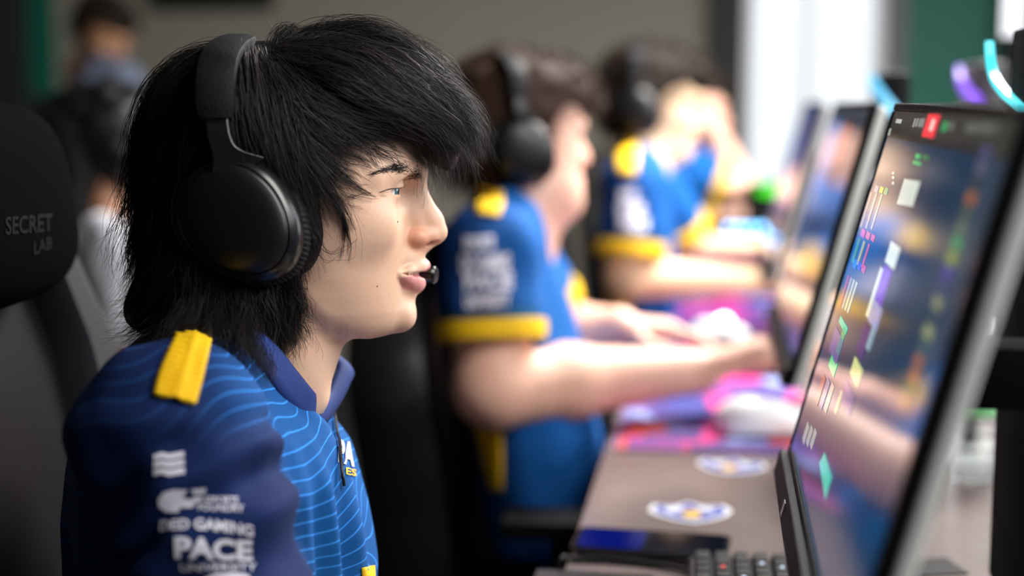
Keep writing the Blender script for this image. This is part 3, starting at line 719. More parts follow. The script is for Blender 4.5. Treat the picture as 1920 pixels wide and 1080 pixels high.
def head_prims(fine=True):
    P = []
    c = H(553, 285)
    P.append(ell(c, (0.0975, 0.0765, 0.0805), 0.01))
    P.append(fn(face_base, 0.022))
    # neck and throat
    P.append(cone(H(545, 560), H(462, 775), 0.0545, 0.060, 0.016))
    for s in (-1, 1):
        P.append(cone(H(500, 540, s * 0.045), H(585, 745, s * 0.018), 0.010, 0.010, 0.018))
        P.append(ell(H(690, 425, s * 0.050), (0.020, 0.009, 0.014), 0.025))
        P += chain([H(779, 326, 0), H(768, 320, s * 0.022), H(742, 318, s * 0.040), H(705, 334, s * 0.056)], [0.007, 0.0085, 0.0075, 0.005], 0.014)
        P.append(ell(H(768, 360, s * 0.033), (0.016, 0.0150, 0.0125), 0.012, True))
    # muzzle, chin
    P.append(ell(H(764, 502), (0.0152, 0.0195, 0.0270), 0.010))
    P.append(ell(H(755, 590), (0.0108, 0.0180, 0.0125), 0.012))
    # nose
    P.append(cone(H(768, 360), H(786, 436), 0.010, 0.0150, 0.012))
    P.append(cone(H(775, 341), H(808, 414), 0.0070, 0.0100, 0.006))
    P.append(cone(H(808, 414), H(816, 434.5), 0.0100, 0.0106, 0.005))
    P.append(cone(H(815, 446), H(798, 461), 0.0050, 0.0045, 0.004))
    for s in (-1, 1):
        P.append(ell(H(782, 445.5, s * 0.0138), (0.0094, 0.0072, 0.0078), 0.0032))
        P.append(ell(H(803, 443, s * 0.0085), (0.0080, 0.0060, 0.0065), 0.005))
        P.append(ell(H(809, 456.0, s * 0.0085), (0.0070, 0.0046, 0.0034), 0.0015, True))
    # lips and mouth
    for s in (-1, 1):
        P += chain([H(796.5, 498, 0), H(789, 501, s * 0.009), H(768, 508.0, s * 0.0205), H(751, 513.0, s * 0.0268)], [0.0040, 0.0042, 0.0034, 0.0018], 0.004)
        P += chain([H(782.5, 532, 0), H(777, 530, s * 0.010), H(763, 522.0, s * 0.0205), H(751, 516.0, s * 0.0265)], [0.0060, 0.0058, 0.0040, 0.0018], 0.004)
        P += chain([H(802, 514, 0), H(788, 513.8, s * 0.010), H(772, 513.6, s * 0.0210), H(753, 514.2, s * 0.0278)], [0.0042, 0.0036, 0.0019, 0.0005], 0.0012, True)
    P.append(cone(H(802, 514.5), H(762, 514), 0.0035, 0.0045, 0.0015, True))
    # eyes: lids round the ball, then the opening between them
    for s in (-1, 1):
        P.append(ell(H(722, 357.5, s * 0.0325), (0.0138, 0.0138, 0.0132), 0.006))
        P.append(cone(H(700, 350, s * 0.045), H(748, 347, s * 0.030), 0.0035, 0.0030, 0.006))
        if fine:
            P.append(ell(H(750, 359.0, s * 0.037), (0.0175, 0.0165, 0.0027), 0.001, True))
    return P
# hair masses (solid heart of the hairdo; strands lie over it)
def hair_prims():
    P = [ell(H(480, 268), (0.100, 0.0985, 0.086), 0.02),
         ell(H(640, 185), (0.080, 0.083, 0.050), 0.03),
         ell(H(760, 200), (0.045, 0.066, 0.036), 0.03),
         ell(H(836, 262), (0.020, 0.050, 0.028), 0.02),
         ell(H(348, 492), (0.043, 0.080, 0.070), 0.03),
         ell(H(430, 565), (0.060, 0.078, 0.050), 0.03),
         ell(H(272, 580), (0.018, 0.062, 0.018), 0.03)]
    for s in (-1, 1):
        P.append(ell(H(560, 380, s * 0.062), (0.030, 0.022, 0.060), 0.02))
    return P
# ------------------------------------------------------------------ people: shared builders
def skin_material():
    m, nt, b = new_mat('skin')
    N = nt.nodes; L = nt.links
    at = N.new('ShaderNodeAttribute'); at.attribute_name = 'tone'
    tc = N.new('ShaderNodeTexCoord')
    nz = N.new('ShaderNodeTexNoise'); nz.inputs['Scale'].default_value = 420; nz.inputs['Detail'].default_value = 3
    L.new(tc.outputs['Object'], nz.inputs['Vector'])
    rp = N.new('ShaderNodeMapRange'); rp.inputs[3].default_value = 0.90; rp.inputs[4].default_value = 1.08
    L.new(nz.outputs['Fac'], rp.inputs[0])
    mx = N.new('ShaderNodeMix'); mx.data_type = 'RGBA'; mx.blend_type = 'MULTIPLY'; mx.inputs[0].default_value = 1
    L.new(at.outputs['Color'], mx.inputs[6]); L.new(rp.outputs[0], mx.inputs[7])
    L.new(mx.outputs[2], b.inputs['Base Color'])
    b.inputs['Roughness'].default_value = 0.46
    b.inputs['Subsurface Weight'].default_value = 0.18
    b.inputs['Subsurface Radius'].default_value = (1, 0.35, 0.2); b.inputs['Subsurface Scale'].default_value = 0.006
    bp = N.new('ShaderNodeBump'); bp.inputs['Strength'].default_value = 0.12; bp.inputs['Distance'].default_value = 0.0008
    n2 = N.new('ShaderNodeTexNoise'); n2.inputs['Scale'].default_value = 1400
    L.new(tc.outputs['Object'], n2.inputs['Vector']); L.new(n2.outputs['Fac'], bp.inputs['Height']); L.new(bp.outputs[0], b.inputs['Normal'])
    return m
M_SKIN = skin_material()
def hair_material(name, col, rough=0.42):
    m = mat(name, col, rough, var=0.35, scale=60, spec=0.30 if rough < 0.5 else 0.15)
    N = m.node_tree.nodes; L = m.node_tree.links; b = N['Principled BSDF']
    src = b.inputs['Base Color'].links[0].from_socket
    at = N.new('ShaderNodeAttribute'); at.attribute_name = 'shade'
    mx = N.new('ShaderNodeMix'); mx.data_type = 'RGBA'; L.new(at.outputs['Fac'], mx.inputs[0]); L.new(src, mx.inputs[6])
    mx.inputs[7].default_value = (col[0] * 4.0 + 0.006, col[1] * 3.6 + 0.004, col[2] * 3.4 + 0.004, 1); L.new(mx.outputs[2], b.inputs['Base Color'])
    return m
M_HAIR_BLACK = hair_material('black_hair', (0.0075, 0.0065, 0.0070))
M_HAIR_BROWN = hair_material('brown_hair', (0.040, 0.019, 0.012), 0.6)
M_HAIR_DARK = hair_material('dark_brown_hair', (0.016, 0.010, 0.007), 0.6)
def shirt_material():
    """printed jersey: base colour from the fabric print, thin contour lines from the 'phase' value"""
    m, nt, b = new_mat('printed_jersey')
    N = nt.nodes; L = nt.links
    base = N.new('ShaderNodeAttribute'); base.attribute_name = 'tone'
    ph = N.new('ShaderNodeAttribute'); ph.attribute_name = 'phase'
    lm = N.new('ShaderNodeAttribute'); lm.attribute_name = 'lines'
    tc = N.new('ShaderNodeTexCoord')
    nz = N.new('ShaderNodeTexNoise'); nz.inputs['Scale'].default_value = 11; nz.inputs['Detail'].default_value = 1.0
    L.new(tc.outputs['Object'], nz.inputs['Vector'])
    ad = N.new('ShaderNodeMath'); ad.operation = 'MULTIPLY_ADD'; ad.inputs[1].default_value = 1.6
    L.new(nz.outputs['Fac'], ad.inputs[0]); L.new(ph.outputs['Fac'], ad.inputs[2])
    fr = N.new('ShaderNodeMath'); fr.operation = 'FRACT'; L.new(ad.outputs[0], fr.inputs[0])
    sb = N.new('ShaderNodeMath'); sb.operation = 'SUBTRACT'; sb.inputs[1].default_value = 0.5; L.new(fr.outputs[0], sb.inputs[0])
    ab = N.new('ShaderNodeMath'); ab.operation = 'ABSOLUTE'; L.new(sb.outputs[0], ab.inputs[0])
    lt = N.new('ShaderNodeMapRange'); lt.inputs[1].default_value = 0.045; lt.inputs[2].default_value = 0.070; lt.inputs[3].default_value = 1; lt.inputs[4].default_value = 0
    L.new(ab.outputs[0], lt.inputs[0])
    ml = N.new('ShaderNodeMath'); ml.operation = 'MULTIPLY'; L.new(lt.outputs[0], ml.inputs[0]); L.new(lm.outputs['Fac'], ml.inputs[1])
    mx = N.new('ShaderNodeMix'); mx.data_type = 'RGBA'
    L.new(ml.outputs[0], mx.inputs[0]); L.new(base.outputs['Color'], mx.inputs[6]); mx.inputs[7].default_value = (*srgb(48, 140, 235), 1)
    L.new(mx.outputs[2], b.inputs['Base Color'])
    b.inputs['Roughness'].default_value = 0.85; b.inputs['Specular IOR Level'].default_value = 0.25
    bp = N.new('ShaderNodeBump'); bp.inputs['Strength'].default_value = 0.25; bp.inputs['Distance'].default_value = 0.0006
    n2 = N.new('ShaderNodeTexVoronoi'); n2.inputs['Scale'].default_value = 900
    L.new(tc.outputs['Object'], n2.inputs['Vector']); L.new(n2.outputs[0], bp.inputs['Height']); L.new(bp.outputs[0], b.inputs['Normal'])
    return m
M_SHIRT = shirt_material()
M_YELLOW = mat('yellow_fabric', srgb(250, 200, 0), 0.7, var=0.06, bump=0.2, bscale=900)
M_NAVY = mat('navy_fabric', srgb(16, 50, 120), 0.75, var=0.08, bump=0.2, bscale=900)
M_PRINT = mat('white_print', srgb(232, 230, 245), 0.6, var=0.05)
M_PRINT_DIM = mat('blue_grey_print', srgb(60, 95, 160), 0.6, var=0.05)
M_TROUSER = mat('dark_trousers', (0.012, 0.013, 0.016), 0.8, bump=0.2)
M_SHOE = mat('black_shoe', (0.02, 0.02, 0.02), 0.5)
M_EYE = mat('eye_white', srgb(226, 222, 220), 0.15, var=0.03, coat=0.6)
M_IRIS = mat('reflection_tinted_iris', srgb(70, 104, 118), 0.10, var=0.5, scale=900, coat=1.0)  # iris colour carries the blue reflection of the monitor
M_PUPIL = mat('pupil', (0.003, 0.003, 0.004), 0.08, coat=1.0)
M_TEETH = mat('tooth', srgb(200, 190, 178), 0.25, var=0.02)
M_MOUTH = mat('inner_mouth', srgb(70, 24, 26), 0.5, var=0.1)

def rot_z(a):
    c, s = math.cos(a), math.sin(a); return np.array([[c, -s, 0], [s, c, 0], [0, 0, 1]])
def rot_y(a):
    c, s = math.cos(a), math.sin(a); return np.array([[c, 0, s], [0, 1, 0], [-s, 0, c]])
def xform(prims, R, s, t):
    out = []
    for p in prims:
        q = dict(p); q['k'] = p['k'] * s
        if p['t'] == 'c': q['a'] = R @ p['a'] * s + t; q['b'] = R @ p['b'] * s + t; q['ra'] = p['ra'] * s; q['rb'] = p['rb'] * s
        elif p['t'] == 'e': q['c'] = R @ p['c'] * s + t; q['s'] = p['s'] * s; q['R'] = R if p['R'] is None else R @ p['R']
        else:
            def g(X, Y, Z, f=p['f']):
                x, y, z = X - t[0], Y - t[1], Z - t[2]
                x, y, z = np.broadcast_arrays(x, y, z)
                return f((R[0][0] * x + R[1][0] * y + R[2][0] * z) / s, (R[0][1] * x + R[1][1] * y + R[2][1] * z) / s, (R[0][2] * x + R[1][2] * y + R[2][2] * z) / s) * s
            q['f'] = g
        out.append(q)
    return out
def hand_prims(wrist, d, up, thumb, curl=0.35, s=1.0, k=0.006, fan=1.0):
    """palm, four unequal bent fingers and a thumb leaving the side of the palm"""
    d = np.array(d, float); d /= np.linalg.norm(d); up = np.array(up, float); up -= d * (up @ d); up /= np.linalg.norm(up)
    lat = np.cross(up, d) * thumb
    w = np.array(wrist, float); P = []
    spec = [(0.026, 0.086, 0.041), (0.008, 0.090, 0.046), (-0.010, 0.086, 0.042), (-0.027, 0.078, 0.033)]
    for i, (l, a, L) in enumerate(spec):
        kn = w + d * a * s + lat * l * s + up * 0.008 * s
        P.append(cone(w + lat * l * 0.55 * s, kn, 0.0165 * s, 0.0115 * s, 0.012 * s))
        th = curl * (0.45 + 0.08 * i); p = kn; dd = d + lat * (l * 2.2 * fan)
        dd /= np.linalg.norm(dd); r = 0.0092 * s
        for j, f in enumerate((1.0, 0.62, 0.5)):
            v = dd * math.cos(th) - up * math.sin(th)
            q = p + v * L * f * s
            P.append(cone(p, q, r, r * 0.9, k if j else 0.006)); p = q; r *= 0.9; th += curl * (0.75 - 0.15 * j)
    b = w + d * 0.022 * s + lat * 0.022 * s - up * 0.006 * s
    m1 = b + (d * 0.62 + lat * 0.62 - up * 0.25) * 0.042 * s
    m2 = m1 + (d * 0.93 + lat * 0.22 - up * 0.25) * 0.030 * s
    m3 = m2 + (d * 0.97 - lat * 0.05 - up * 0.25) * 0.024 * s
    P += [cone(b, m1, 0.0145 * s, 0.0110 * s, 0.01 * s), cone(m1, m2, 0.0105 * s, 0.0095 * s, 0.004), cone(m2, m3, 0.0095 * s, 0.0078 * s, 0.004)]
    return P
def torso_fn(fr, tab, n=2.3):
    z = np.array([fr.loc(t[1], t[0])[2] for t in tab])[::-1]
    xf = np.array([fr.loc(t[1], t[0])[0] for t in tab])[::-1]; xb = np.array([fr.loc(t[2], t[0])[0] for t in tab])[::-1]
    w = np.array([t[3] for t in tab])[::-1]
    def f(X, Y, Z, grow=0.0):
        z1 = np.ravel(Z); sh = np.shape(Z)
        a_ = np.interp(z1, z, xf).reshape(sh); b_ = np.interp(z1, z, xb).reshape(sh); w_ = np.interp(z1, z, w).reshape(sh) + grow
        a = (a_ - b_) / 2 + grow; c = (a_ + b_) / 2
        g = (np.abs((X - c) / a) ** n + np.abs(Y / w_) ** n) ** (1 / n)
        d = (g - 1) * np.minimum(a, w_)
        return smax(smax(d, Z - z[-1] - grow, 0.02), z[0] - Z, 0.02)
    return f
def bounds(prims, pad=0.02):
    lo = np.full(3, 9.0); hi = np.full(3, -9.0)
    for p in prims:
        b = prim_box(p)
        if b is not None and not p['sub']: lo = np.minimum(lo, b[0]); hi = np.maximum(hi, b[1])
    return lo - pad, hi + pad
def skin_tone(base, V, lips=None):
    c = np.tile(np.array(base), (len(V), 1)); return c
def face_paint(Vh, base, stubble=0.6):
    """Vh: vertices in head space -> natural colouring of skin, lips, stubble, moles"""
    base = np.array(base)
    C = np.tile(base, (len(Vh), 1))
    def g(c, r):
        c = np.array(c); r = np.array(r)
        d = (np.stack([Vh[:, 0], np.abs(Vh[:, 1]), Vh[:, 2]], 1) - c) / r
        return np.exp(-(d ** 2).sum(1))
    def blend(w, col):
        nonlocal C
        w = np.clip(w, 0, 1)[:, None]; C = C * (1 - w) + np.array(col) * w
    red = base * np.array([0.90, 0.50, 0.43])
    blend(0.85 * g(H(783, 445, 0.014), (0.012, 0.010, 0.012)), red)
    blend(0.50 * g(H(825, 430, 0.0), (0.016, 0.014, 0.020)), base * np.array([0.98, 0.74, 0.70]))
    blend(0.30 * g(H(735, 430, 0.035), (0.022, 0.02, 0.022)), base * np.array([0.99, 0.82, 0.74]))
    blend(0.30 * g(H(728, 372, 0.034), (0.018, 0.02, 0.007)), base * np.array([0.80, 0.66, 0.62]))
    # stubble on upper lip, chin and jaw
    st = base * np.array([0.56, 0.55, 0.56])
    nz = 0.75 + 0.5 * vnoise(Vh * 900, 3)
    blend(stubble * 0.75 * nz * g(H(775, 488, 0.012), (0.022, 0.018, 0.0065)), st)
    blend(stubble * nz * g(H(735, 612, 0.010), (0.022, 0.022, 0.009)), st)
    blend(stubble * 0.7 * nz * g(H(650, 600, 0.045), (0.045, 0.03, 0.012)), st)
    # lips
    x, y, z = Vh[:, 0], np.abs(Vh[:, 1]), Vh[:, 2]
    up = np.array([H(800, 490), H(790, 499, 0.009), H(768, 506, 0.0205), H(750, 513.0, 0.0290)]); dn = np.array([H(795, 548), H(784, 547, 0.009), H(766, 536, 0.0195), H(750, 516.0, 0.0290)])
    zu = np.interp(y, up[:, 1], up[:, 2]); zd = np.interp(y, dn[:, 1], dn[:, 2])
    inside = sstep(-0.0006, 0.0010, zu - z) * sstep(-0.0006, 0.0012, z - zd) * (y < 0.0290) * (x > H(745, 500)[0])
    blend(0.85 * inside, np.array(srgb(216, 140, 142)))
    return C
def strands_mesh(name, L, r0, r1, material, parent, sides=3):
    """L: (n, m, 3) world points -> one mesh of tapered strands"""
    n, m, _ = L.shape
    T = np.gradient(L, axis=1); T /= np.linalg.norm(T, axis=2)[..., None] + 1e-9
    ref = RNG.normal(size=(n, 1, 3)); A = np.cross(T, ref); A /= np.linalg.norm(A, axis=2)[..., None] + 1e-9
    B = np.cross(T, A)
    u = np.linspace(0, 1, m)[None, :, None]
    R = (np.asarray(r0).reshape(-1, 1, 1) * (1 - u ** 2) + np.asarray(r1).reshape(-1, 1, 1) * u ** 2)
    V = np.stack([L + R * (A * math.cos(2 * math.pi * k / sides) + B * math.sin(2 * math.pi * k / sides)) for k in range(sides)], 2)
    idx = np.arange(n * m * sides).reshape(n, m, sides)
    F = np.stack([idx[:, :-1, :], np.roll(idx, -1, 2)[:, :-1, :], np.roll(idx, -1, 2)[:, 1:, :], idx[:, 1:, :]], -1).reshape(-1, 4)
    return mesh_obj(name, V.reshape(-1, 3), F, material, parent, True, True)
def blank_print(o, n, base, lines=None, phase=None):
    color_attr(o, 'tone', base); float_attr(o, 'lines', np.zeros(n) if lines is None else lines); float_attr(o, 'phase', np.zeros(n) if phase is None else phase)

def text_mesh(s, size=1.0, bold=0.0, cuts=2):
    cu = bpy.data.curves.new('lettering', 'FONT'); cu.body = s; cu.size = size; cu.offset = bold; cu.resolution_u = 3
    o = bpy.data.objects.new('lettering', cu); COL.objects.link(o)
    dg = bpy.context.evaluated_depsgraph_get(); me = o.evaluated_get(dg).to_mesh()
    bm = bmesh.new(); bm.from_mesh(me)
    bmesh.ops.triangulate(bm, faces=bm.faces[:])
    if cuts: bmesh.ops.subdivide_edges(bm, edges=bm.edges[:], cuts=cuts, use_grid_fill=True)
    bm.verts.index_update()
    V = np.array([v.co[:2] for v in bm.verts]); F = [[v.index for v in f.verts] for f in bm.faces]
    bm.free(); bpy.data.objects.remove(o); bpy.data.curves.remove(cu)
    V = V - V.min(0); return V, F, V.max(0)
def poly_mesh(poly, cuts=4):
    bm = bmesh.new(); vs = [bm.verts.new((p[0], p[1], 0)) for p in poly]; bm.faces.new(vs)
    bmesh.ops.triangulate(bm, faces=bm.faces[:]); bmesh.ops.subdivide_edges(bm, edges=bm.edges[:], cuts=cuts, use_grid_fill=True)
    bm.verts.index_update(); V = np.array([v.co[:2] for v in bm.verts]); F = [[v.index for v in f.verts] for f in bm.faces]; bm.free()
    return V, F
def drape(fr, bvh, PX, y0, off):
    """points given on the picture are laid on the cloth along the person's side direction"""
    out = []; last = None
    for px, py in PX:
        p = fr.loc(px, py, y0); w = Vector(fr.world(p)); d = Vector(ray(px, py)).normalized()
        hit, nrm, _, _ = bvh.ray_cast(w - d * 0.25, d)
        if hit is None: hit = Vector(last) if last is not None else w; nrm = Vector((0, 0, 0))
        if nrm.dot(d) > 0: nrm = -nrm
        q = hit + nrm * off; out.append(q); last = hit
    return np.array([tuple(q) for q in out])
# ------------------------------------------------------------------ gaming chairs
M_CH = mat('black_leatherette', (0.007, 0.0065, 0.0068), 0.45, spec=0.35, var=0.15, scale=50, bump=0.12, bscale=500)
M_CH_GREY = mat('grey_leatherette', (0.030, 0.028, 0.034), 0.46, var=0.1, scale=50, bump=0.12, bscale=500)
M_PILLOW = mat('black_velour', (0.0014, 0.0017, 0.0017), 0.9, var=0.2, scale=80, bump=0.15, bscale=800, spec=0.02)
M_THREAD = mat('silver_thread', srgb(16, 19, 18), 0.8, spec=0.1)
def gaming_chair(loc, rz, label, pillow=True, recline=0.16, wing=M_CH_GREY, hs=0.90):
    c = empty('gaming_chair', loc, rz, label, 'chair', 'gaming chairs')
    MB().superell((0.02, 0, 0.445), (0.27, 0.25, 0.055), 0.45, 0.4, 40, 14).build('seat_cushion', M_CH, c)
    for s in (-1, 1): MB().superell((0.02, s * 0.235, 0.470), (0.25, 0.045, 0.055), 0.6, 0.5, 30, 12).build('seat_bolster', wing, c)
    T = Matrix.Rotation(-recline, 3, 'Y'); o0 = Vector((-0.235, 0, 0.45))
    def back(V, name, m):
        V.v = [tuple(T @ Vector((p[0], p[1], p[2] * hs)) + o0) for p in V.v]; return V.build(name, m, c)
    # backrest: narrow waist, broad shoulders, slim head part
    zz = [0.0, 0.10, 0.25, 0.40, 0.50, 0.58, 0.66, 0.74, 0.82, 0.86]; ww = [0.225, 0.235, 0.235, 0.25, 0.262, 0.250, 0.205, 0.165, 0.145, 0.115]
    def slab(k, t0, t1, y_in=0.0, side=0):
        m = MB(); V = []; F = []; n = 12
        Z = np.linspace(0, 0.86, 36); W = np.interp(Z, zz, ww)
        for i, (z, w) in enumerate(zip(Z, W)):
            e = math.sin(math.pi * min(1, (0.86 - z) / 0.06 + 0.02) / 2) if z > 0.80 else 1.0
            a, b = ((-w * k, w * k) if side == 0 else ((w * y_in, w) if side > 0 else (-w, -w * y_in)))
            for j in range(n):
                th = 2 * math.pi * j / n; cx = math.copysign(abs(math.cos(th)) ** 0.55, math.cos(th)); cy = math.copysign(abs(math.sin(th)) ** 0.55, math.sin(th))
                V.append(((t0 + t1) / 2 + (t1 - t0) / 2 * cx * e, (a + b) / 2 + (b - a) / 2 * cy * (0.6 + 0.4 * e), z))
        for i in range(35):
            for j in range(n): F.append((i * n + j, i * n + (j + 1) % n, (i + 1) * n + (j + 1) % n, (i + 1) * n + j))
        F += [tuple(range(n - 1, -1, -1)), tuple(35 * n + j for j in range(n))]
        return m.add(V, F)
    back(slab(0.97, -0.085, 0.015), 'backrest', M_CH)
    for s in (-1, 1): back(slab(1, -0.070, 0.052, 0.66, s), 'back_bolster', wing)
    if pillow:
        V = MB().superell((0.035, 0, 0.755), (0.058, 0.150, 0.104), 0.62, 0.62, 48, 26)
        p = back(V, 'headrest_pillow', M_PILLOW); c['_p'] = 1; del c['_p']
    for s in (-1, 1):
        MB().box((-0.02, s * 0.315, 0.54), (0.045, 0.04, 0.18), bevel=0.006).build('armrest_post', M_BLACK, c)
        MB().box((0.02, s * 0.315, 0.645), (0.26, 0.085, 0.028), bevel=0.010).build('armrest_pad', M_BLACK, c)
    MB().lathe([(0.03, 0.10), (0.03, 0.25), (0.022, 0.25), (0.022, 0.40)], (0, 0, 0), 18).build('gas_lift', M_METAL, c)
    for i in range(5):
        a = 2 * math.pi * i / 5 + 0.3; d = Vector((math.cos(a), math.sin(a), 0))
        lg = MB().tube([d * 0.02 + Vector((0, 0, 0.115)), d * 0.18 + Vector((0, 0, 0.10)), d * 0.32 + Vector((0, 0, 0.075))], [0.032, 0.026, 0.018], 10).build('base_leg', M_BLACK, c)
        MB().lathe([(0.012, -0.022), (0.030, -0.020), (0.030, 0.020), (0.012, 0.022)], d * 0.32 + Vector((0, 0, 0.030)), 16, Matrix.Rotation(math.pi / 2, 3, 'X')).build('caster', M_BLACK, lg)
    return c
PC = at_d(-55, 402, 1.27); yw1 = 0.06
loc_p = Matrix.Rotation(-0.16, 3, 'Y') @ Vector((0.035, 0, 0.755 * 0.90)) + Vector((-0.235, 0, 0.45))
lp = Matrix.Rotation(yw1, 3, 'Z') @ loc_p
CH1 = gaming_chair((PC[0] - lp.x, PC[1] - lp.y, 0.0), yw1, 'black gaming chair with a lettered headrest pillow behind the shaggy-haired player')
print('chair1 pillow z', lp.z, 'wanted', PC[2], 'loc', PC)
CH2 = gaming_chair((-0.195, 2.20, 0.0), 0.05, 'black gaming chair holding the brown-haired player', False, 0.10, M_CH, 0.70)
CH3 = gaming_chair((-0.12, 3.22, 0.0), 0.05, 'black gaming chair holding the dark-haired player', False, 0.10, M_CH, 0.74)
# lettering sewn on the near pillow
bpy.context.view_layer.update()
pil = [o for o in CH1.children if o.name.startswith('headrest_pillow')][0]
mw = pil.matrix_world
bvp = BVHTree.FromPolygons([tuple(mw @ v.co) for v in pil.data.vertices], [tuple(p.vertices) for p in pil.data.polygons])
def sew(s, x0, y0, x1, y1, h):
    V, F, mx = text_mesh(s, 1.0, 0.02, 2); out = []
    for a, b in V:
        px = x0 + (x1 - x0) * a / mx[0]; py = y0 + (y1 - y0) * a / mx[0] - h * b / mx[1]
        d = Vector(ray(px, py)).normalized(); hit, n, _, _ = bvp.ray_cast(Vector(CAM), d)
        if hit is None: hit = Vector(at_d(px, py, 1.27)); n = Vector((0, 0, 0))
        out.append(hit + n * 0.0008)
    w = mesh_obj('pillow_lettering', [tuple(p) for p in out], F, M_THREAD, None, False)
    w.parent = pil; w.matrix_parent_inverse = mw.inverted(); return w
sew('SECRET', 9, 441, 97, 434, 34); sew('LAB', 62, 478, 96, 466, 24)
# ------------------------------------------------------------------ the player in focus
SK1 = srgb(231, 190, 162)
P1 = empty('person', (-0.52, 1.12, 0.0), 0, 'young player in profile with shaggy black hair and blue jersey with yellow shoulder panel', 'person', 'players in blue jerseys')
def arm_pts(fr, pts): return [fr.loc(*p) for p in pts]
A1n = [F1.loc(325, 812, -0.175), F1.loc(455, 1270, -0.215), F1.to_loc(np.array([-0.155, 0.99, 0.785]))]
A1f = [F1.loc(390, 800, 0.175), F1.loc(455, 1300, 0.215), F1.to_loc(np.array([-0.13, 1.13, 0.782]))]
def build_body_1():
    h = 0.00125
    Fd, lo = field(head_prims(), (-0.115, -0.09, -0.200), (0.135, 0.09, 0.12), h)
    V, Q = surface_nets(Fd, lo, h); V = relax(V, Q, 1)
    Vh = V
    C = face_paint(Vh, SK1)
    # shoulders, arms and hands (coarser), continuing the neck
    P = [cone(H(545, 560), H(462, 775), 0.0535, 0.059, 0.016), ell(F1.loc(430, 960), (0.065, 0.12, 0.085), 0.03)]
    for A, s in ((A1n, -1), (A1f, 1)):
        P += [cone(F1.loc(420, 800, s * 0.04), A[0], 0.042, 0.05, 0.03), cone(A[0], A[1], 0.048, 0.040, 0.03), cone(A[1], A[2], 0.040, 0.027, 0.015)]
        dirw = F1.to_loc(F1.O + np.array([1.0, 0.05 * s, -0.12]))
        P += hand_prims(A[2], dirw, (0, 0, 1), 1 if s < 0 else -1, 0.3)
    lo2, hi2 = bounds(P)
    Fd, lo = field(P, lo2, np.minimum(hi2, [9, 9, -0.150]), 0.004)
    # the neck stump is left open where the fine mesh takes over
    V2, Q2 = surface_nets(Fd, lo, 0.004); V2 = relax(V2, Q2, 1)
    C2 = np.tile(np.array(SK1), (len(V2), 1))
    Vall = np.vstack([V, V2]); Qall = np.vstack([Q, Q2 + len(V)])
    o = mesh_obj('body', F1.world(Vall), Qall, M_SKIN, P1, True, True)
    color_attr(o, 'tone', np.vstack([C, C2]))
    return o
BODY1 = build_body_1()
# moles
for px, py in ((745, 416), (707, 537)):
    bv = BVHTree.FromPolygons([tuple(v.co) for v in BODY1.data.vertices], [tuple(p.vertices) for p in BODY1.data.polygons]) if px == 745 else bv
    q = drape(F1, bv, [(px, py)], -0.06, 0.0)[0]
    MB().superell(q, (0.0007, 0.0004, 0.0009), 1, 1, 10, 6).build('mole', mat('mole', srgb(140, 78, 60), 0.5), P1, world_space=True)
# eyes, teeth, tongue side of the mouth
for s in (-1, 1):
    c = F1.loc(722, 357.5, s * 0.0325)
    V = MB().superell(F1.world(c), (0.0121,) * 3, 1, 1, 80, 56)
    o = V.build('eyeball', [M_EYE, M_IRIS, M_PUPIL], P1, world_space=True)
    gaze = F1.world(c + np.array([1.0, -0.42 if s < 0 else -0.30, -0.10])) - F1.world(c); gaze /= np.linalg.norm(gaze)
    cw = F1.world(c)
    for p in o.data.polygons:
        d = np.array(p.center) - cw; d /= np.linalg.norm(d)
        if d @ gaze > math.cos(0.54): p.material_index = 1
        if d @ gaze > math.cos(0.20): p.material_index = 2
arc = [F1.loc(745, 510.5, -0.020), F1.loc(764, 510, -0.0165), F1.loc(777, 509, -0.009), F1.loc(780, 508.5, 0), F1.loc(777, 509, 0.009), F1.loc(764, 510, 0.0165)]
MB().tube(F1.world(smooth_curve(arc, 18)), 0.0030, 8).build('teeth', M_TEETH, P1, world_space=True)

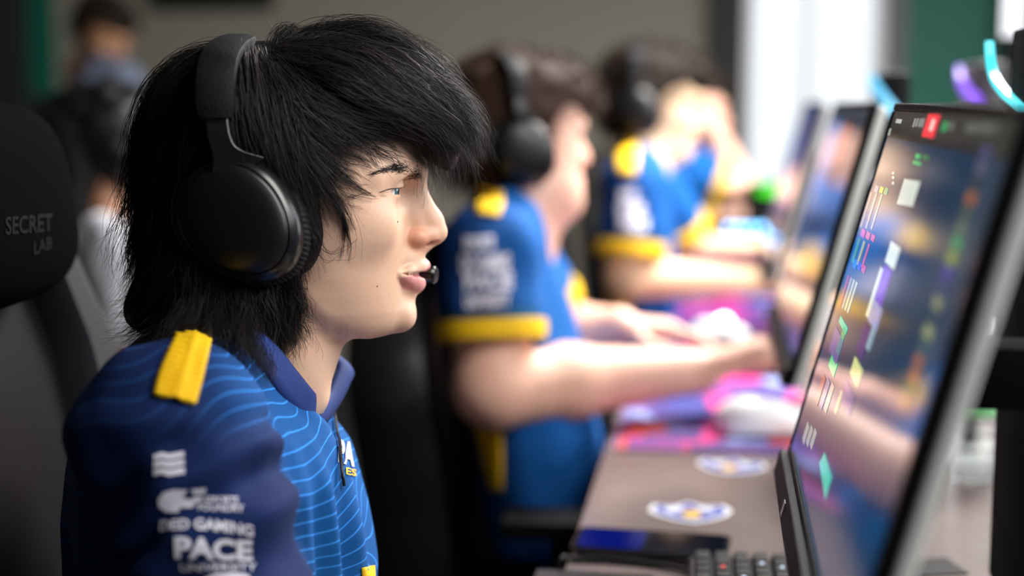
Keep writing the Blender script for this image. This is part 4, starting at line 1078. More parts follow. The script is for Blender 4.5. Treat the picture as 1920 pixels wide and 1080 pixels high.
# ---- jersey
T1 = [(588, 415, 335, 0.050), (618, 448, 275, 0.085), (650, 482, 238, 0.118), (690, 520, 204, 0.150), (730, 562, 178, 0.172), (780, 615, 158, 0.186), (850, 656, 142, 0.192),
      (950, 682, 134, 0.192), (1050, 697, 136, 0.188), (1200, 702, 146, 0.182), (1420, 690, 150, 0.18)]
torso1 = torso_fn(F1, T1, 2.25)
def hem(A, t): return A[0] + (A[1] - A[0]) * t
def build_shirt_1():
    P = [fn(torso1, 0.01)]
    for A in (A1n, A1f):
        s = np.sign(A[0][1])
        P.append(cone(F1.loc(380, 750, s * 0.10), A[0], 0.046, 0.064, 0.03))
        P.append(cone(A[0], hem(A, 0.64), 0.070, 0.068, 0.012))
    # neck opening
    P.append(cone(F1.loc(545, 640), F1.loc(640, 740), 0.052, 0.030, 0.008, True))
    P.append(cone(F1.loc(540, 560), F1.loc(500, 690), 0.064, 0.054, 0.008, True))
    h = 0.0034
    Fd, lo = field(P, (-0.30, -0.31, -0.52), (0.12, 0.31, -0.10), h)
    V, Q = surface_nets(Fd, lo, h); V = relax(V, Q, 1)
    N = vert_normals(V, Q)
    x, y, z = V.T
    # folds: pulls along the chest and creases round the sleeve
    ax = (A1n[1] - A1n[0]); ax = ax / np.linalg.norm(ax)
    on_sleeve = sstep(0.150, 0.185, np.abs(y)) * sstep(-0.145, -0.19, z)
    fold = 0.0050 * np.sin(x * 150 + y * 60 + 3.0 * vnoise(np.stack([x * 12, y * 12, z * 5], 1), 5)) * sstep(-0.17, -0.30, z)
    fold += 0.0040 * vnoise(np.stack([x * 40 + z * 14, y * 22, z * 9], 1), 8)
    t = (V - A1n[0]) @ ax
    sl = 0.0050 * np.sin(t * 120 + 30 * x + 4 * vnoise(V * 13, 2)) + 0.0045 * vnoise(np.stack([x * 34, y * 25, z * 34], 1), 4)
    V = V + N * (fold * (1 - on_sleeve) + sl * on_sleeve)[:, None]
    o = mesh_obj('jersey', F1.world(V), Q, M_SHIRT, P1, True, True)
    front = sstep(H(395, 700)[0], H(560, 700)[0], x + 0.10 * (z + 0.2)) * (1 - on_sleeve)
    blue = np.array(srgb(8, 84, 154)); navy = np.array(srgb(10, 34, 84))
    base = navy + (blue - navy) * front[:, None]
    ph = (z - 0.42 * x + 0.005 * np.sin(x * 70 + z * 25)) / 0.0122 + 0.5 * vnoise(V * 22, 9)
    ph = ph + sstep(-0.27, -0.36, z) * 3.0 * vnoise(np.stack([x * 18, y * 18, z * 14], 1), 12)
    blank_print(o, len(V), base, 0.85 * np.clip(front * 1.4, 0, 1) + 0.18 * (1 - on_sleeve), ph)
    return o, V, Q
SHIRT1, _V, _Q = build_shirt_1()
BV1 = BVHTree.FromPolygons([tuple(v.co) for v in SHIRT1.data.vertices], [tuple(p.vertices) for p in SHIRT1.data.polygons])
def patch(name, fr, bvh, outline_l, outline_r, y0, off, m, parent, nu=10, nv=40, ruffle=0.0):
    """cloth panel between two edge lines, laid on the jersey"""
    l = smooth_curve(outline_l, nv); r = smooth_curve(outline_r, nv)
    PX = [tuple(l[j] + (r[j] - l[j]) * i / (nu - 1)) for j in range(nv) for i in range(nu)]
    W = drape(fr, bvh, PX, y0, off)
    if ruffle:
        d = np.array([0, -0.3, 0.95])
        for j in range(nv):
            for i in range(nu):
                W[j * nu + i] += d * ruffle * (math.sin(j * 1.55 + 0.7 * math.sin(i * 0.9)) + 0.6 * (i / (nu - 1)) + (0.8 if i == nu // 2 else 0))
    F = [(j * nu + i, j * nu + i + 1, (j + 1) * nu + i + 1, (j + 1) * nu + i) for j in range(nv - 1) for i in range(nu - 1)]
    o = mesh_obj(name, W, F, m, parent, True, True)
    md = o.modifiers.new('thickness', 'SOLIDIFY'); md.thickness = 0.0012; md.offset = 0
    return o
patch('shoulder_panel', F1, BV1, [(345, 604), (322, 650), (300, 700), (289, 742)], [(399, 616), (392, 660), (380, 715), (366, 762)], -0.12, 0.0025, M_YELLOW, P1, 12, 60, 0.0017)
patch('collar_stripe', F1, BV1, [(470, 650), (480, 672), (496, 694)], [(500, 655), (505, 680), (509, 712)], -0.08, 0.0015, M_YELLOW, P1, 5, 12)
# collar: band standing round the neck, with a V at the throat
inn = [(420, 582, 0.0), (432, 588, -0.045), (470, 612, -0.070), (515, 650, -0.074), (556, 700, -0.064), (586, 736, -0.040), (602, 752, -0.006), (612, 742, 0.020), (624, 712, 0.040), (628, 680, 0.056), (560, 640, 0.066), (470, 605, 0.060), (432, 588, 0.035), (420, 582, 0.0)]
out = [(396, 592, 0.0), (406, 604, -0.058), (446, 640, -0.094), (486, 674, -0.104), (520, 732, -0.098), (558, 780, -0.064), (599, 800, -0.006), (630, 764, 0.028), (652, 722, 0.052), (655, 690, 0.070), (570, 650, 0.080), (460, 615, 0.074), (408, 600, 0.045), (396, 592, 0.0)]
ci = smooth_curve([F1.loc(*p) for p in inn], 90); co = smooth_curve([F1.loc(*p) for p in out], 90)
V = []; F = []
for j in range(90):
    for i in range(5):
        t = i / 4; p = ci[j] * (1 - t) + co[j] * t + np.array([0.3, 0, 0.6]) * 0.006 * math.sin(math.pi * t); V.append(p)
for j in range(89):
    for i in range(4): F.append((j * 5 + i, j * 5 + i + 1, (j + 1) * 5 + i + 1, (j + 1) * 5 + i))
o = mesh_obj('collar', F1.world(np.array(V)), F, M_NAVY, P1, True, True)
md = o.modifiers.new('thickness', 'SOLIDIFY'); md.thickness = 0.004; md.offset = 0
# printed marks on the sleeve and chest
def print_text(name, s, x0, y0, x1, y1, h, m, parent, slant=0.0, bold=0.012, bvh=None, fr=None, yy=-0.2, off=0.0012, ycurve=0.0):
    V, F, mxv = text_mesh(s, 1.0, bold)
    u = V[:, 0] / mxv[0]; v = V[:, 1] / mxv[1]
    PX = np.stack([x0 + (x1 - x0) * u + slant * v, y0 + (y1 - y0) * u - h * v + ycurve * np.sin(math.pi * u)], 1)
    W = drape(fr or F1, bvh or BV1, PX, yy, off)
    return mesh_obj(name, W, F, m, parent, False, True)
def print_poly(name, poly, m, parent, bvh=None, fr=None, yy=-0.2, off=0.0012):
    V, F = poly_mesh(poly)
    return mesh_obj(name, drape(fr or F1, bvh or BV1, V, yy, off), F, m, parent, False, True)
for i, y in enumerate((849, 864, 879)):                             # three wavy bars
    print_poly('sleeve_emblem', [(289, y + 4), (304, y), (318, y + 4), (332, y + 1), (346, y - 1), (347, y + 9), (332, y + 12), (318, y + 15), (304, y + 11), (290, y + 15)], M_PRINT, P1)
print_text('faint_lettering', 'NORTH ARC', 356, 868, 408, 868, 16, M_PRINT_DIM, P1) if False else None
# rounded C and F mark, then words
print_poly('sleeve_logo', [(352, 917), (345, 925), (322, 925), (314, 932), (313, 942), (320, 949), (338, 950), (333, 960), (310, 958), (298, 949), (297, 935), (306, 923), (322, 917)], M_PRINT, P1)
print_poly('sleeve_logo', [(336, 933), (357, 933), (352, 951), (341, 951), (345, 941), (333, 941)], M_PRINT, P1)
print_poly('sleeve_logo', [(357, 916), (386, 914), (382, 924), (362, 925)], M_PRINT, P1)
print_poly('sleeve_logo', [(361, 931), (380, 929), (376, 939), (366, 940), (361, 951), (350, 951)], M_PRINT, P1)
print_text('sleeve_lettering', 'ESPORTS', 384, 941, 446, 946, 13, M_PRINT, P1)
print_text('sleeve_lettering', 'FOUNDRY', 371, 957, 457, 962, 14, M_PRINT, P1)
print_text('sleeve_lettering', 'DED GAMING', 301, 996, 474, 1006, 21, M_PRINT, P1, bold=0.03, ycurve=-6)
print_text('sleeve_lettering', 'PACE', 328, 1046, 472, 1052, 40, M_PRINT, P1, bold=0.04)
print_text('sleeve_lettering', 'UNIVERSITY', 338, 1070, 480, 1071, 15, M_PRINT, P1)
print_poly('sleeve_emblem', [(384, 1083), (400, 1076), (440, 1074), (466, 1079), (470, 1095), (384, 1100)], M_PRINT, P1)
print_text('chest_lettering', 'PA', 632, 868, 662, 876, 44, M_PRINT, P1, bold=0.04, yy=-0.05)
print_text('chest_lettering', 'ES', 647, 890, 666, 894, 13, M_YELLOW, P1, bold=0.02, yy=-0.05)
patch('hem_panel', F1, BV1, [(676, 1064), (677, 1085), (678, 1110)], [(699, 1060), (700, 1085), (701, 1110)], -0.05, 0.0015, M_YELLOW, P1, 4, 8)
# sleeve cuffs
for A in (A1n, A1f):
    d = A[1] - A[0]; a = A[0] + d * 0.765; b = A[0] + d * 0.83
    MB().tube([F1.world(a), F1.world((a + b) / 2), F1.world(b)], [0.0775, 0.0785, 0.0770], 28).build('sleeve_cuff', M_YELLOW, P1, world_space=True)
# trousers and shoes
def legs(fr_world, hip, parent, facing=(1, 0.0), spread=0.10, knee=0.46, z0=0.49):
    f = np.array([facing[0], facing[1], 0.0]); f /= np.linalg.norm(f); l = np.array([-f[1], f[0], 0])
    P = [ell(np.array(hip), (0.15, 0.17, 0.12), 0.04)]
    shoes = []
    for s in (-1, 1):
        a = np.array(hip) + l * s * spread; kn = a + f * knee + np.array([0, 0, 0.0]); kn[2] = z0 + 0.05; an = kn + f * 0.03; an[2] = 0.11
        P += [cone(a, kn, 0.088, 0.062, 0.04), cone(kn, an, 0.062, 0.050, 0.02)]
        shoes.append((an, f))
    lo, hi = bounds(P)
    Fd, l0 = field(P, lo, hi, 0.009); V, Q = surface_nets(Fd, l0, 0.009); V = relax(V, Q, 1)
    mesh_obj('trousers', V, Q, M_TROUSER, parent, True, True)
    for an, f in shoes:
        M = Matrix.Rotation(math.atan2(f[1], f[0]), 3, 'Z')
        MB().superell(an + f * 0.07 + np.array([0, 0, -0.065]), (0.14, 0.048, 0.045), 0.6, 0.7, 24, 12, M).build('shoe', M_SHOE, parent, world_space=True)
legs(None, (-0.56, 1.14, 0.56), P1, (1, 0.05))

# ---- hair: solid heart, then strands laid over it in locks
def near_depth(prims, lo, hi, h):
    Fd, l0 = field(prims, lo, hi, h)
    ins = Fd < 0; any_ = ins.any(1); j = ins.argmax(1)
    y = l0[1] + j * h
    return any_, y, l0, h
def build_hair_1():
    P = hair_prims()
    h = 0.003
    # keep the face window clear
    P2 = P + [ell(H(742, 385, s * 0.075), (0.052, 0.034, 0.058), 0.01, True) for s in (-1, 1)]
    Fd, lo = field(P2, (-0.17, -0.12, -0.17), (0.18, 0.12, 0.14), h)
    V, Q = surface_nets(Fd, lo, h); V = relax(V, Q, 2)
    N = vert_normals(V, Q)
    V = V + N * (0.0030 * vnoise(V * np.array([55, 55, 25]), 21) - 0.004)[:, None]
    mesh_obj('hair_mass', F1.world(V), Q, M_HAIR_BLACK, P1, True, True)
    any_, yn, l0, hh = near_depth(P2 + head_prims(False) + [fn(torso1, 0.01), cone(F1.loc(380, 750, -0.10), A1n[0], 0.050, 0.066, 0.03)], (-0.20, -0.13, -0.24), (0.22, 0.13, 0.16), 0.003)
    def ydrape(xz):
        i = np.clip(((xz[:, 0] - l0[0]) / hh).round().astype(int), 0, any_.shape[0] - 1); k = np.clip(((xz[:, 1] - l0[2]) / hh).round().astype(int), 0, any_.shape[1] - 1)
        ok = any_[i, k]; y = yn[i, k].astype(float)
        idx = np.arange(len(y))
        if ok.any(): y = np.interp(idx, idx[ok], y[ok])
        else: y[:] = -0.03
        # smooth along the strand so that it bridges hollows
        for _ in range(3):
            yp = np.pad(y, 1, mode='edge'); y = (yp[:-2] + 2 * yp[1:-1] + yp[2:]) / 4
        return y
    m = 14
    fams = []
    def fam(guides, locks, per, wid, lift=0.003, spread=0.55, share=(0.72, 0.20), wave=0.003, tip=0.35, mess=1.0): fams.append((guides, locks, per, wid, lift, mess, share, wave, tip))
    # crown to fringe
    fam([[(575, 92), (640, 68), (730, 76), (800, 116), (845, 164), (838, 188)], [(560, 94), (640, 74), (740, 90), (815, 138), (870, 195), (900, 235)],
         [(545, 98), (640, 82), (740, 104), (820, 150), (885, 220), (914, 282)], [(540, 92), (640, 80), (745, 112), (825, 175), (888, 240), (908, 300)],
         [(535, 97), (640, 98), (745, 138), (825, 192), (875, 250), (886, 322)], [(530, 102), (635, 118), (735, 162), (808, 212), (852, 270), (858, 342)],
         [(528, 108), (625, 140), (715, 186), (785, 224), (826, 275), (836, 352)], [(525, 112), (612, 160), (700, 205), (768, 232), (808, 280), (814, 362)]],
        250, 24, 0.0052, 0.007, 0.5, (0.66, 0.20), 0.004, 0.25, 1.7)
    fam([[(545, 88), (640, 66), (740, 92), (820, 150), (872, 205), (880, 250)], [(535, 97), (640, 98), (735, 135), (805, 180), (850, 225), (856, 262)], [(528, 108), (620, 140), (705, 182), (768, 215), (812, 240), (830, 268)]],
        80, 18, 0.0045, 0.012, 0.5, (0.8, 0.1), 0.005, 0.2, 2.0)
    fam([[(525, 112), (612, 160), (700, 205), (768, 232), (802, 280), (806, 350)], [(520, 118), (600, 180), (690, 225), (755, 246), (790, 290), (788, 352)],
         [(518, 122), (592, 190), (670, 228), (735, 242), (775, 262), (790, 300)]], 14, 7, 0.0035, 0.005, 0.5, (0.9, 0.1), 0.003, 0.2)
    # swept over the forehead and temple
    fam([[(518, 122), (590, 185), (665, 218), (720, 232), (758, 242), (782, 262)], [(514, 126), (580, 200), (645, 238), (692, 252), (728, 264), (748, 282)],
         [(510, 128), (568, 218), (625, 265), (662, 288), (688, 300), (706, 322)], [(506, 130), (556, 235), (604, 300), (640, 332), (668, 350), (690, 362)]], 90, 18, 0.0048, 0.005, 0.5, (0.85, 0.12), 0.003, 0.2)
    # curtain down to the sideburn
    fam([[(506, 130), (552, 235), (596, 310), (632, 352), (654, 395), (666, 440), (662, 482)], [(502, 132), (540, 250), (582, 335), (614, 380), (638, 420), (648, 462), (646, 488)]], 10, 46, 0.0028, 0.005, 0.5, (0.85, 0.15), 0.002, 0.15)
    fam([[(506, 130), (550, 240), (590, 315), (618, 350), (634, 372), (640, 398)], [(498, 134), (532, 255), (565, 335), (588, 390), (602, 420), (616, 436)], [(494, 136), (525, 260), (555, 350), (576, 410), (590, 440), (606, 456)],
         [(490, 138), (518, 265), (548, 360), (568, 425), (578, 470), (590, 506)], [(488, 138), (515, 265), (542, 365), (560, 430), (570, 480), (580, 528)]], 105, 20, 0.0048, 0.004, 0.5, (0.80, 0.18), 0.003, 0.15)
    # over the side, under the headset
    fam([[(490, 105), (505, 190), (530, 290), (560, 380), (575, 450)], [(465, 110), (475, 200), (500, 290), (540, 360), (570, 420)], [(440, 130), (445, 220), (460, 300), (480, 360), (490, 420)],
         [(400, 150), (395, 230), (395, 320), (400, 400), (410, 470)]], 90, 22, 0.0075, 0.002, 0.8, (0.78, 0.22), 0.002)
    # back of the head
    fam([[(440, 94), (356, 116), (298, 166), (262, 238), (252, 330), (246, 430)], [(430, 100), (352, 130), (300, 192), (270, 280), (260, 370), (246, 470)],
         [(420, 108), (350, 160), (308, 240), (284, 340), (266, 450), (238, 545)], [(410, 120), (350, 200), (318, 300), (298, 410), (268, 515), (208, 585)],
         [(400, 140), (355, 240), (335, 350), (318, 470), (285, 565), (218, 622)], [(395, 160), (362, 280), (350, 400), (340, 510), (315, 595), (262, 640)],
         [(395, 200), (372, 320), (366, 440), (366, 550), (352, 625), (322, 655)]], 250, 24, 0.0050, 0.004, 0.55, (0.72, 0.24), 0.006, 0.25, 1.5)
    # nape and neck
    fam([[(366, 440), (362, 530), (350, 605), (336, 650)], [(400, 470), (402, 555), (400, 625), (404, 668)], [(440, 490), (446, 570), (456, 635), (474, 680)], [(480, 500), (488, 580), (500, 645), (514, 706)],
         [(520, 500), (530, 570), (540, 625), (548, 665)], [(540, 500), (552, 550), (562, 600), (572, 628)]], 190, 24, 0.0050, 0.009, 0.55, (0.74, 0.24), 0.006, 0.25, 1.6)
    fam([[(325, 460), (292, 530), (256, 580), (208, 588)], [(335, 480), (304, 550), (262, 602), (216, 616)], [(350, 500), (325, 575), (288, 622), (246, 640)], [(365, 520), (348, 590), (318, 632), (290, 650)]], 80, 24, 0.0045, 0.005, 0.5, (0.75, 0.25), 0.005, 0.25, 1.4)
    # loose wisps at the back, the jaw and over the eye
    fam([[(250, 350), (228, 420), (212, 480), (222, 522)], [(256, 370), (236, 440), (222, 490), (238, 540)], [(262, 400), (246, 460), (240, 520), (214, 560)]], 14, 9, 0.0035, 0.0, 0.5, (0.8, 0.2), 0.005)
    fam([[(540, 540), (556, 580), (572, 610), (572, 648)], [(535, 560), (545, 600), (552, 630), (540, 660)]], 6, 5, 0.003, 0.003, 0.6, (1, 0), 0.004)
    fam([[(560, 420), (590, 470), (620, 500), (646, 470)], [(600, 440), (625, 470), (650, 470), (664, 440)]], 3, 5, 0.003, 0.003, 0.6, (1, 0), 0.003)
    fam([[(700, 262), (740, 290), (780, 320), (776, 370)], [(690, 280), (716, 310), (732, 330), (736, 350)]], 7, 4, 0.003, 0.006, 0.6, (1, 0), 0.003)
    fam([[(560, 262), (610, 318), (660, 352), (705, 362)], [(556, 270), (604, 330), (650, 366), (690, 372)]], 10, 10, 0.003, 0.005, 0.6, (1, 0), 0.002, 0.15)
    # curls standing off the crown
    fam([[(490, 92), (505, 66), (528, 62), (536, 86)], [(545, 88), (560, 62), (590, 55), (612, 78)], [(590, 82), (610, 60), (640, 58), (660, 78)], [(650, 76), (680, 62), (712, 68), (740, 92)]], 40, 10, 0.0035, 0.0, 0.7, (0.4, 0.3), 0.003)
    pts = []; rad = []; shade = []
    for guides, locks, per, wid, lift, mess, share, wave, tip in fams:
        G = [smooth_curve(np.array(g, float), m) for g in guides]
        for L in range(locks):
            t = RNG.random() * (len(G) - 1); i = min(int(t), len(G) - 2); t -= i
            g = G[i] * (1 - t) + G[i + 1] * t
            g = g + RNG.normal(0, 6, (1, 2)) + np.cumsum(RNG.normal(0, 1.8 * mess, (m, 2)), 0)
            un = np.linspace(0, 1, m); tg = np.gradient(g, axis=0); pn = np.stack([-tg[:, 1], tg[:, 0]], 1); pn /= np.linalg.norm(pn, axis=1)[:, None] + 1e-6
            g = g + pn * (mess * RNG.uniform(2, 10) * un ** 0.7 * np.sin(RNG.uniform(0, 6.28) + un * RNG.uniform(5, 14)))[:, None]
            if RNG.random() < 0.55:                                # uneven lengths
                g = smooth_curve(g[:max(6, int(m * RNG.uniform(0.62, 0.98)))], m)
            xz = np.array([F1.loc(a, b)[[0, 2]] for a, b in g])
            yd = ydrape(xz)
            # the picture point belongs to the near surface: redo with that depth
            xyz = np.array([F1.loc(a, b, y) for (a, b), y in zip(g, yd)])
            u = np.linspace(0, 1, m)
            r = RNG.random()
            side = 1.0 if r < share[0] else (-1.0 if r < sum(share) else RNG.uniform(-0.9, 0.6))
            lf = lift * RNG.uniform(0.2, 1.5)
            xyz[:, 1] = (xyz[:, 1] - lf * np.sin(math.pi * np.clip(u * 0.8 + 0.1, 0, 1))) * side
            n = max(3, int(per * RNG.uniform(0.6, 1.4)))
            w = wid * RNG.uniform(0.6, 1.3)
            o = RNG.normal(0, 1, (n, 1, 3)) * w * np.array([0.75, 0.45, 0.75])
            sc = (0.45 + 0.75 * np.sin(math.pi * np.clip(u * 0.9 + 0.1, 0, 1)) ** 0.8)[None, :, None] * (1 - (1 - tip) * u ** 2)[None, :, None]
            ph = RNG.uniform(0, 6.28, (n, 1, 3)); fq = RNG.uniform(3, 8, (n, 1, 1))
            wv = np.sin(ph + fq * u[None, :, None]) * wave * u[None, :, None] * RNG.uniform(0.2, 1.0, (n, 1, 1))
            S = xyz[None] + o * sc + wv
            pos = u[None, :] * (m - 1) * (1 - 0.34 * RNG.random((n, 1)) ** 1.5); i0 = np.minimum(pos.astype(int), m - 2); fr_ = (pos - i0)[..., None]
            S = np.take_along_axis(S, i0[..., None], 1) * (1 - fr_) + np.take_along_axis(S, i0[..., None] + 1, 1) * fr_
            if RNG.random() < 0.25:
                fl = RNG.normal(0, 0.006, (n, 1, 3)) * (u[None, :, None] ** 2); S = S + fl
            shade.append(RNG.random() ** 2.5 * 0.8 + RNG.random(n) * 0.2); pts.append(S); rad.append(np.full(n, RNG.uniform(0.00016, 0.00030)))
    # stray flyaway hairs off the outline
    A = np.concatenate(pts); R = np.concatenate(rad)
    k = RNG.choice(len(A), 260, replace=False)
    u = np.linspace(0, 1, m)[None, :, None]
    fly = A[k] + RNG.normal(0, 0.010, (260, 1, 3)) * u ** 1.5 + 0.004 * np.sin(u * RNG.uniform(3, 9, (260, 1, 1)) + RNG.uniform(0, 6, (260, 1, 3)))
    A = np.concatenate([A, fly]); R = np.concatenate([R, np.full(260, 0.00008)])
    print('hair strands', len(A))
    ho = tag(strands_mesh('hair_strands', F1.world(A.reshape(-1, 3)).reshape(A.shape), R, R * 0.3, M_HAIR_BLACK, P1), kind='stuff')
    sh = np.concatenate(shade + [np.full(260, 0.4)]); float_attr(ho, 'shade', np.repeat(np.clip(sh, 0, 1), m * 3))
    # eyebrow, lashes
    E = []
    bb = bv
    for i in range(1000):
        t = RNG.beta(2.0, 1.1); px = 696 + 97 * t + RNG.normal(0, 1); py = np.interp(t, [0, 0.3, 0.6, 0.85, 1], [326, 317, 314, 320, 330]) + RNG.normal(0, 1) * np.interp(t, [0, 0.4, 0.8, 1], [1.5, 3.5, 7.5, 6.5])
        q = F1.to_loc(drape(F1, bb, [(px, py)], -0.05, 0.0002))[0]
        d = np.array([-0.85, -0.10, 0.55 * (t - 0.45)]) + RNG.normal(0, 0.14, 3); L = RNG.uniform(0.004, 0.009)
        E.append(np.array([q + d * L * s + np.array([0, -0.0008 * math.sin(3 * s), -0.0012 * s * s]) for s in np.linspace(0, 1, 6)]))
    for i in range(60):
        t = RNG.random(); a = F1.loc(np.interp(t, [0, 1], [694, 748]), np.interp(t, [0, 0.6, 1], [361, 354, 353]), np.interp(t, [0, 1], [-0.050, -0.036]))
        d = np.array([0.75 * t - 0.1, -0.5, -0.15 + 0.25 * RNG.random()]); L = RNG.uniform(0.005, 0.009)
        E.append(np.array([a + d * L * s + np.array([0, 0, 0.002 * s * s]) for s in np.linspace(0, 1, 6)]))
    lid = F1.to_loc(drape(F1, bb, [tuple(p) for p in smooth_curve([(711, 361), (719, 357.5), (730, 354), (745, 352.5)], 14)], -0.05, 0.0004))
    for sg in (-1, 1): MB().tube(F1.world(lid * np.array([1, -sg, 1])), [0.0001] + [0.00032] * 12 + [0.0002], 8).build('lash_line', M_HAIR_BLACK, P1, world_space=True)
    E = np.array(E); E2 = E * np.array([1, -1, 1]); E = np.concatenate([E, E2])
    tag(strands_mesh('brow_and_lash_hairs', F1.world(E.reshape(-1, 3)).reshape(E.shape), np.full(len(E), 0.00014), np.full(len(E), 0.00004), M_HAIR_BLACK, P1), kind='stuff')
build_hair_1()

# ------------------------------------------------------------------ headset
M_HS = mat('headset_black', (0.0045, 0.0046, 0.005), 0.36, spec=0.4, var=0.15, scale=80, bump=0.05, bscale=900)
M_HS_GLOSS = mat('headset_satin', (0.0055, 0.006, 0.0065), 0.27, spec=0.45, var=0.1, scale=60)
M_LEATHER = mat('headset_leatherette', (0.0045, 0.0045, 0.006), 0.6, spec=0.18, var=0.2, scale=60, bump=0.2, bscale=400)
M_RIM = mat('headset_rim', (0.11, 0.115, 0.12), 0.35, metal=0.5)
def build_headset(to_world, parent, fine=True):
    """to_world: head space -> world"""
    def put_part(V, F, name, m, par=None, sharp=0.8): return mesh_obj(name, to_world(np.array(V)), F, m, par or parent, True, True, sharp=sharp)
    nt = 432 if fine else 48
    for s in (-1, 1):
        C = H(452, 414, -0.100); C = np.array([C[0], s * 0.0, C[2]])
        yw = -0.20
        def ring(y, sc, dx=0.0, dz=0.0, rip=0.0, egg=0.10):
            out = []
            for i in range(nt):
                th = 2 * math.pi * i / nt
                rr = sc * (1 + (rip * math.sin(th * (72 if fine else 12)) if rip else 0))
                a = 0.0525 * rr * math.cos(th); b = 0.0440 * rr * math.sin(th) * (1 - egg * math.cos(th))
                # long axis runs down and forward
                x = a * 0.70 + b * 0.714; z = -a * 0.714 + b * 0.70
                yy = y - 0.0
                # the cup toes in a little
                out.append((C[0] + x * math.cos(yw) - (yy - 0.088) * math.sin(yw) * -1 + dx, s * (yy + x * math.sin(yw) * -1), C[2] + z + dz))
            return out
        def loft(rings, cap0=False, cap1=True):
            V = [p for r in rings for p in r]; F = []
            for j in range(len(rings) - 1):
                for i in range(nt):
                    q = (j * nt + i, j * nt + (i + 1) % nt, (j + 1) * nt + (i + 1) % nt, (j + 1) * nt + i); F.append(q if s > 0 else q[::-1])
            if cap1:
                c = len(V); V.append(tuple(np.mean(rings[-1], 0))); j = len(rings) - 1
                for i in range(nt):
                    q = (j * nt + i, j * nt + (i + 1) % nt, c); F.append(q if s > 0 else q[::-1])
            if cap0:
                c = len(V); V.append(tuple(np.mean(rings[0], 0)))
                for i in range(nt):
                    q = ((i + 1) % nt, i, c); F.append(q if s > 0 else q[::-1])
            return V, F
        V, F = loft([ring(0.070, 0.80), ring(0.069, 1.02, rip=0.006), ring(0.074, 1.10, rip=0.010), ring(0.080, 1.12, rip=0.011), ring(0.086, 1.09, rip=0.008), ring(0.089, 1.0)], True, True)
        put_part(V, F, 'ear_cushion', M_LEATHER)
        V, F = loft([ring(0.086, 0.98), ring(0.0875, 1.045), ring(0.092, 1.05), ring(0.097, 1.03), ring(0.1015, 0.985), ring(0.1045, 0.93), ring(0.1060, 0.885), ring(0.1050, 0.872), ring(0.1050, 0.85)], True, True)
        cup = put_part(V, F, 'ear_cup', M_HS_GLOSS)
        V, F = loft([ring(0.1040, 0.866), ring(0.1068, 0.860), ring(0.1090, 0.80), ring(0.1112, 0.68), ring(0.1128, 0.52), ring(0.1138, 0.34), ring(0.1142, 0.16)], False, True)
        put_part(V, F, 'cup_plate', M_HS, cup)
        # thin raised rim along the rear edge
        r = ring(0.0925, 1.075)
        seg = [r[i % nt] for i in range(int(nt * 0.53), int(nt * 0.74))]
        MB().tube([tuple(to_world(np.array([p]))[0]) for p in seg], 0.0011, 8).build('cup_rim', M_RIM, cup, world_space=True)
        # yoke arm between cup and band
        yk = [H(452, 322, -0.10), H(432, 300, -0.103), H(414, 268, -0.104), H(407, 235, -0.103), H(406, 205, -0.101)]
        V = []; F = []
        yk = smooth_curve(yk, 16)
        for j, p in enumerate(yk):
            t = j / 15; hw = 0.020 - 0.011 * sstep(0.0, 0.45, t); th = 0.0042
            for dx, dy in ((-hw, -th), (hw, -th), (hw, th), (-hw, th)): V.append((p[0] + dx, (abs(p[1]) + dy) * s, p[2] + dx * 0.5 * (1 - t)))
        for j in range(15):
            for i in range(4): F.append((j * 4 + i, j * 4 + (i + 1) % 4, (j + 1) * 4 + (i + 1) % 4, (j + 1) * 4 + i))
        F += [(0, 1, 2, 3), (60, 61, 62, 63)]
        o = put_part(V, F, 'yoke', M_HS)
        bv_ = o.modifiers.new('bevel', 'BEVEL'); bv_.width = 0.0015; bv_.segments = 2
    # headband
    half = [H(405, 222, -0.1045), H(403, 180, -0.1035), H(405, 140, -0.0985), H(413, 108, -0.083), H(428, 88, -0.055), H(442, 80, -0.025), H(447, 78, 0.0)]
    full = half + [np.array([p[0], -p[1], p[2]]) for p in half[-2::-1]]
    pc = smooth_curve(full, 60); V = []; F = []
    T = np.gradient(pc, axis=0); T /= np.linalg.norm(T, axis=1)[:, None]
    prof = [(-0.0155, 0.0), (-0.0140, 0.0045), (-0.008, 0.0062), (0.008, 0.0062), (0.0140, 0.0045), (0.0155, 0.0), (0.0140, -0.0045), (0.008, -0.0062), (-0.008, -0.0062), (-0.0140, -0.0045)]
    for j in range(60):
        t = T[j]; xa = np.array([1.0, 0, 0]); xa = xa - t * (xa @ t); xa /= np.linalg.norm(xa); nn = np.cross(xa, t)
        e = min(j, 59 - j); g = 1.0 if e > 1 else (0.8 if e == 0 else 0.95)
        for a, b in prof: V.append(pc[j] + xa * a * g + nn * b * g)
    k = len(prof)
    for j in range(59):
        for i in range(k): F.append((j * k + i, j * k + (i + 1) % k, (j + 1) * k + (i + 1) % k, (j + 1) * k + i))
    F += [tuple(range(k)), tuple(range(59 * k, 60 * k))]
    put_part(V, F, 'headband', M_LEATHER)
    # microphone boom from the far cup to the mouth
    boom = [H(470, 455, 0.105), H(560, 515, 0.098), H(660, 545, 0.082), H(735, 535, 0.060), H(765, 518, 0.040), H(778, 514, 0.030)]
    bm_ = MB().tube(to_world(smooth_curve(boom, 30)), 0.0021, 8).build('microphone_boom', M_HS, parent, world_space=True)
    mic = MB().tube(to_world(np.array([H(772, 512, 0.031), H(775, 512.5, 0.029), H(795, 514, 0.0245), H(797, 514, 0.024), H(799, 514.2, 0.0237), H(815, 515.5, 0.019), H(817.5, 515.7, 0.0185)])), [0.0055, 0.0072, 0.0074, 0.0070, 0.0076, 0.0076, 0.0058], 24).build('microphone', M_HS_GLOSS, parent, world_space=True)
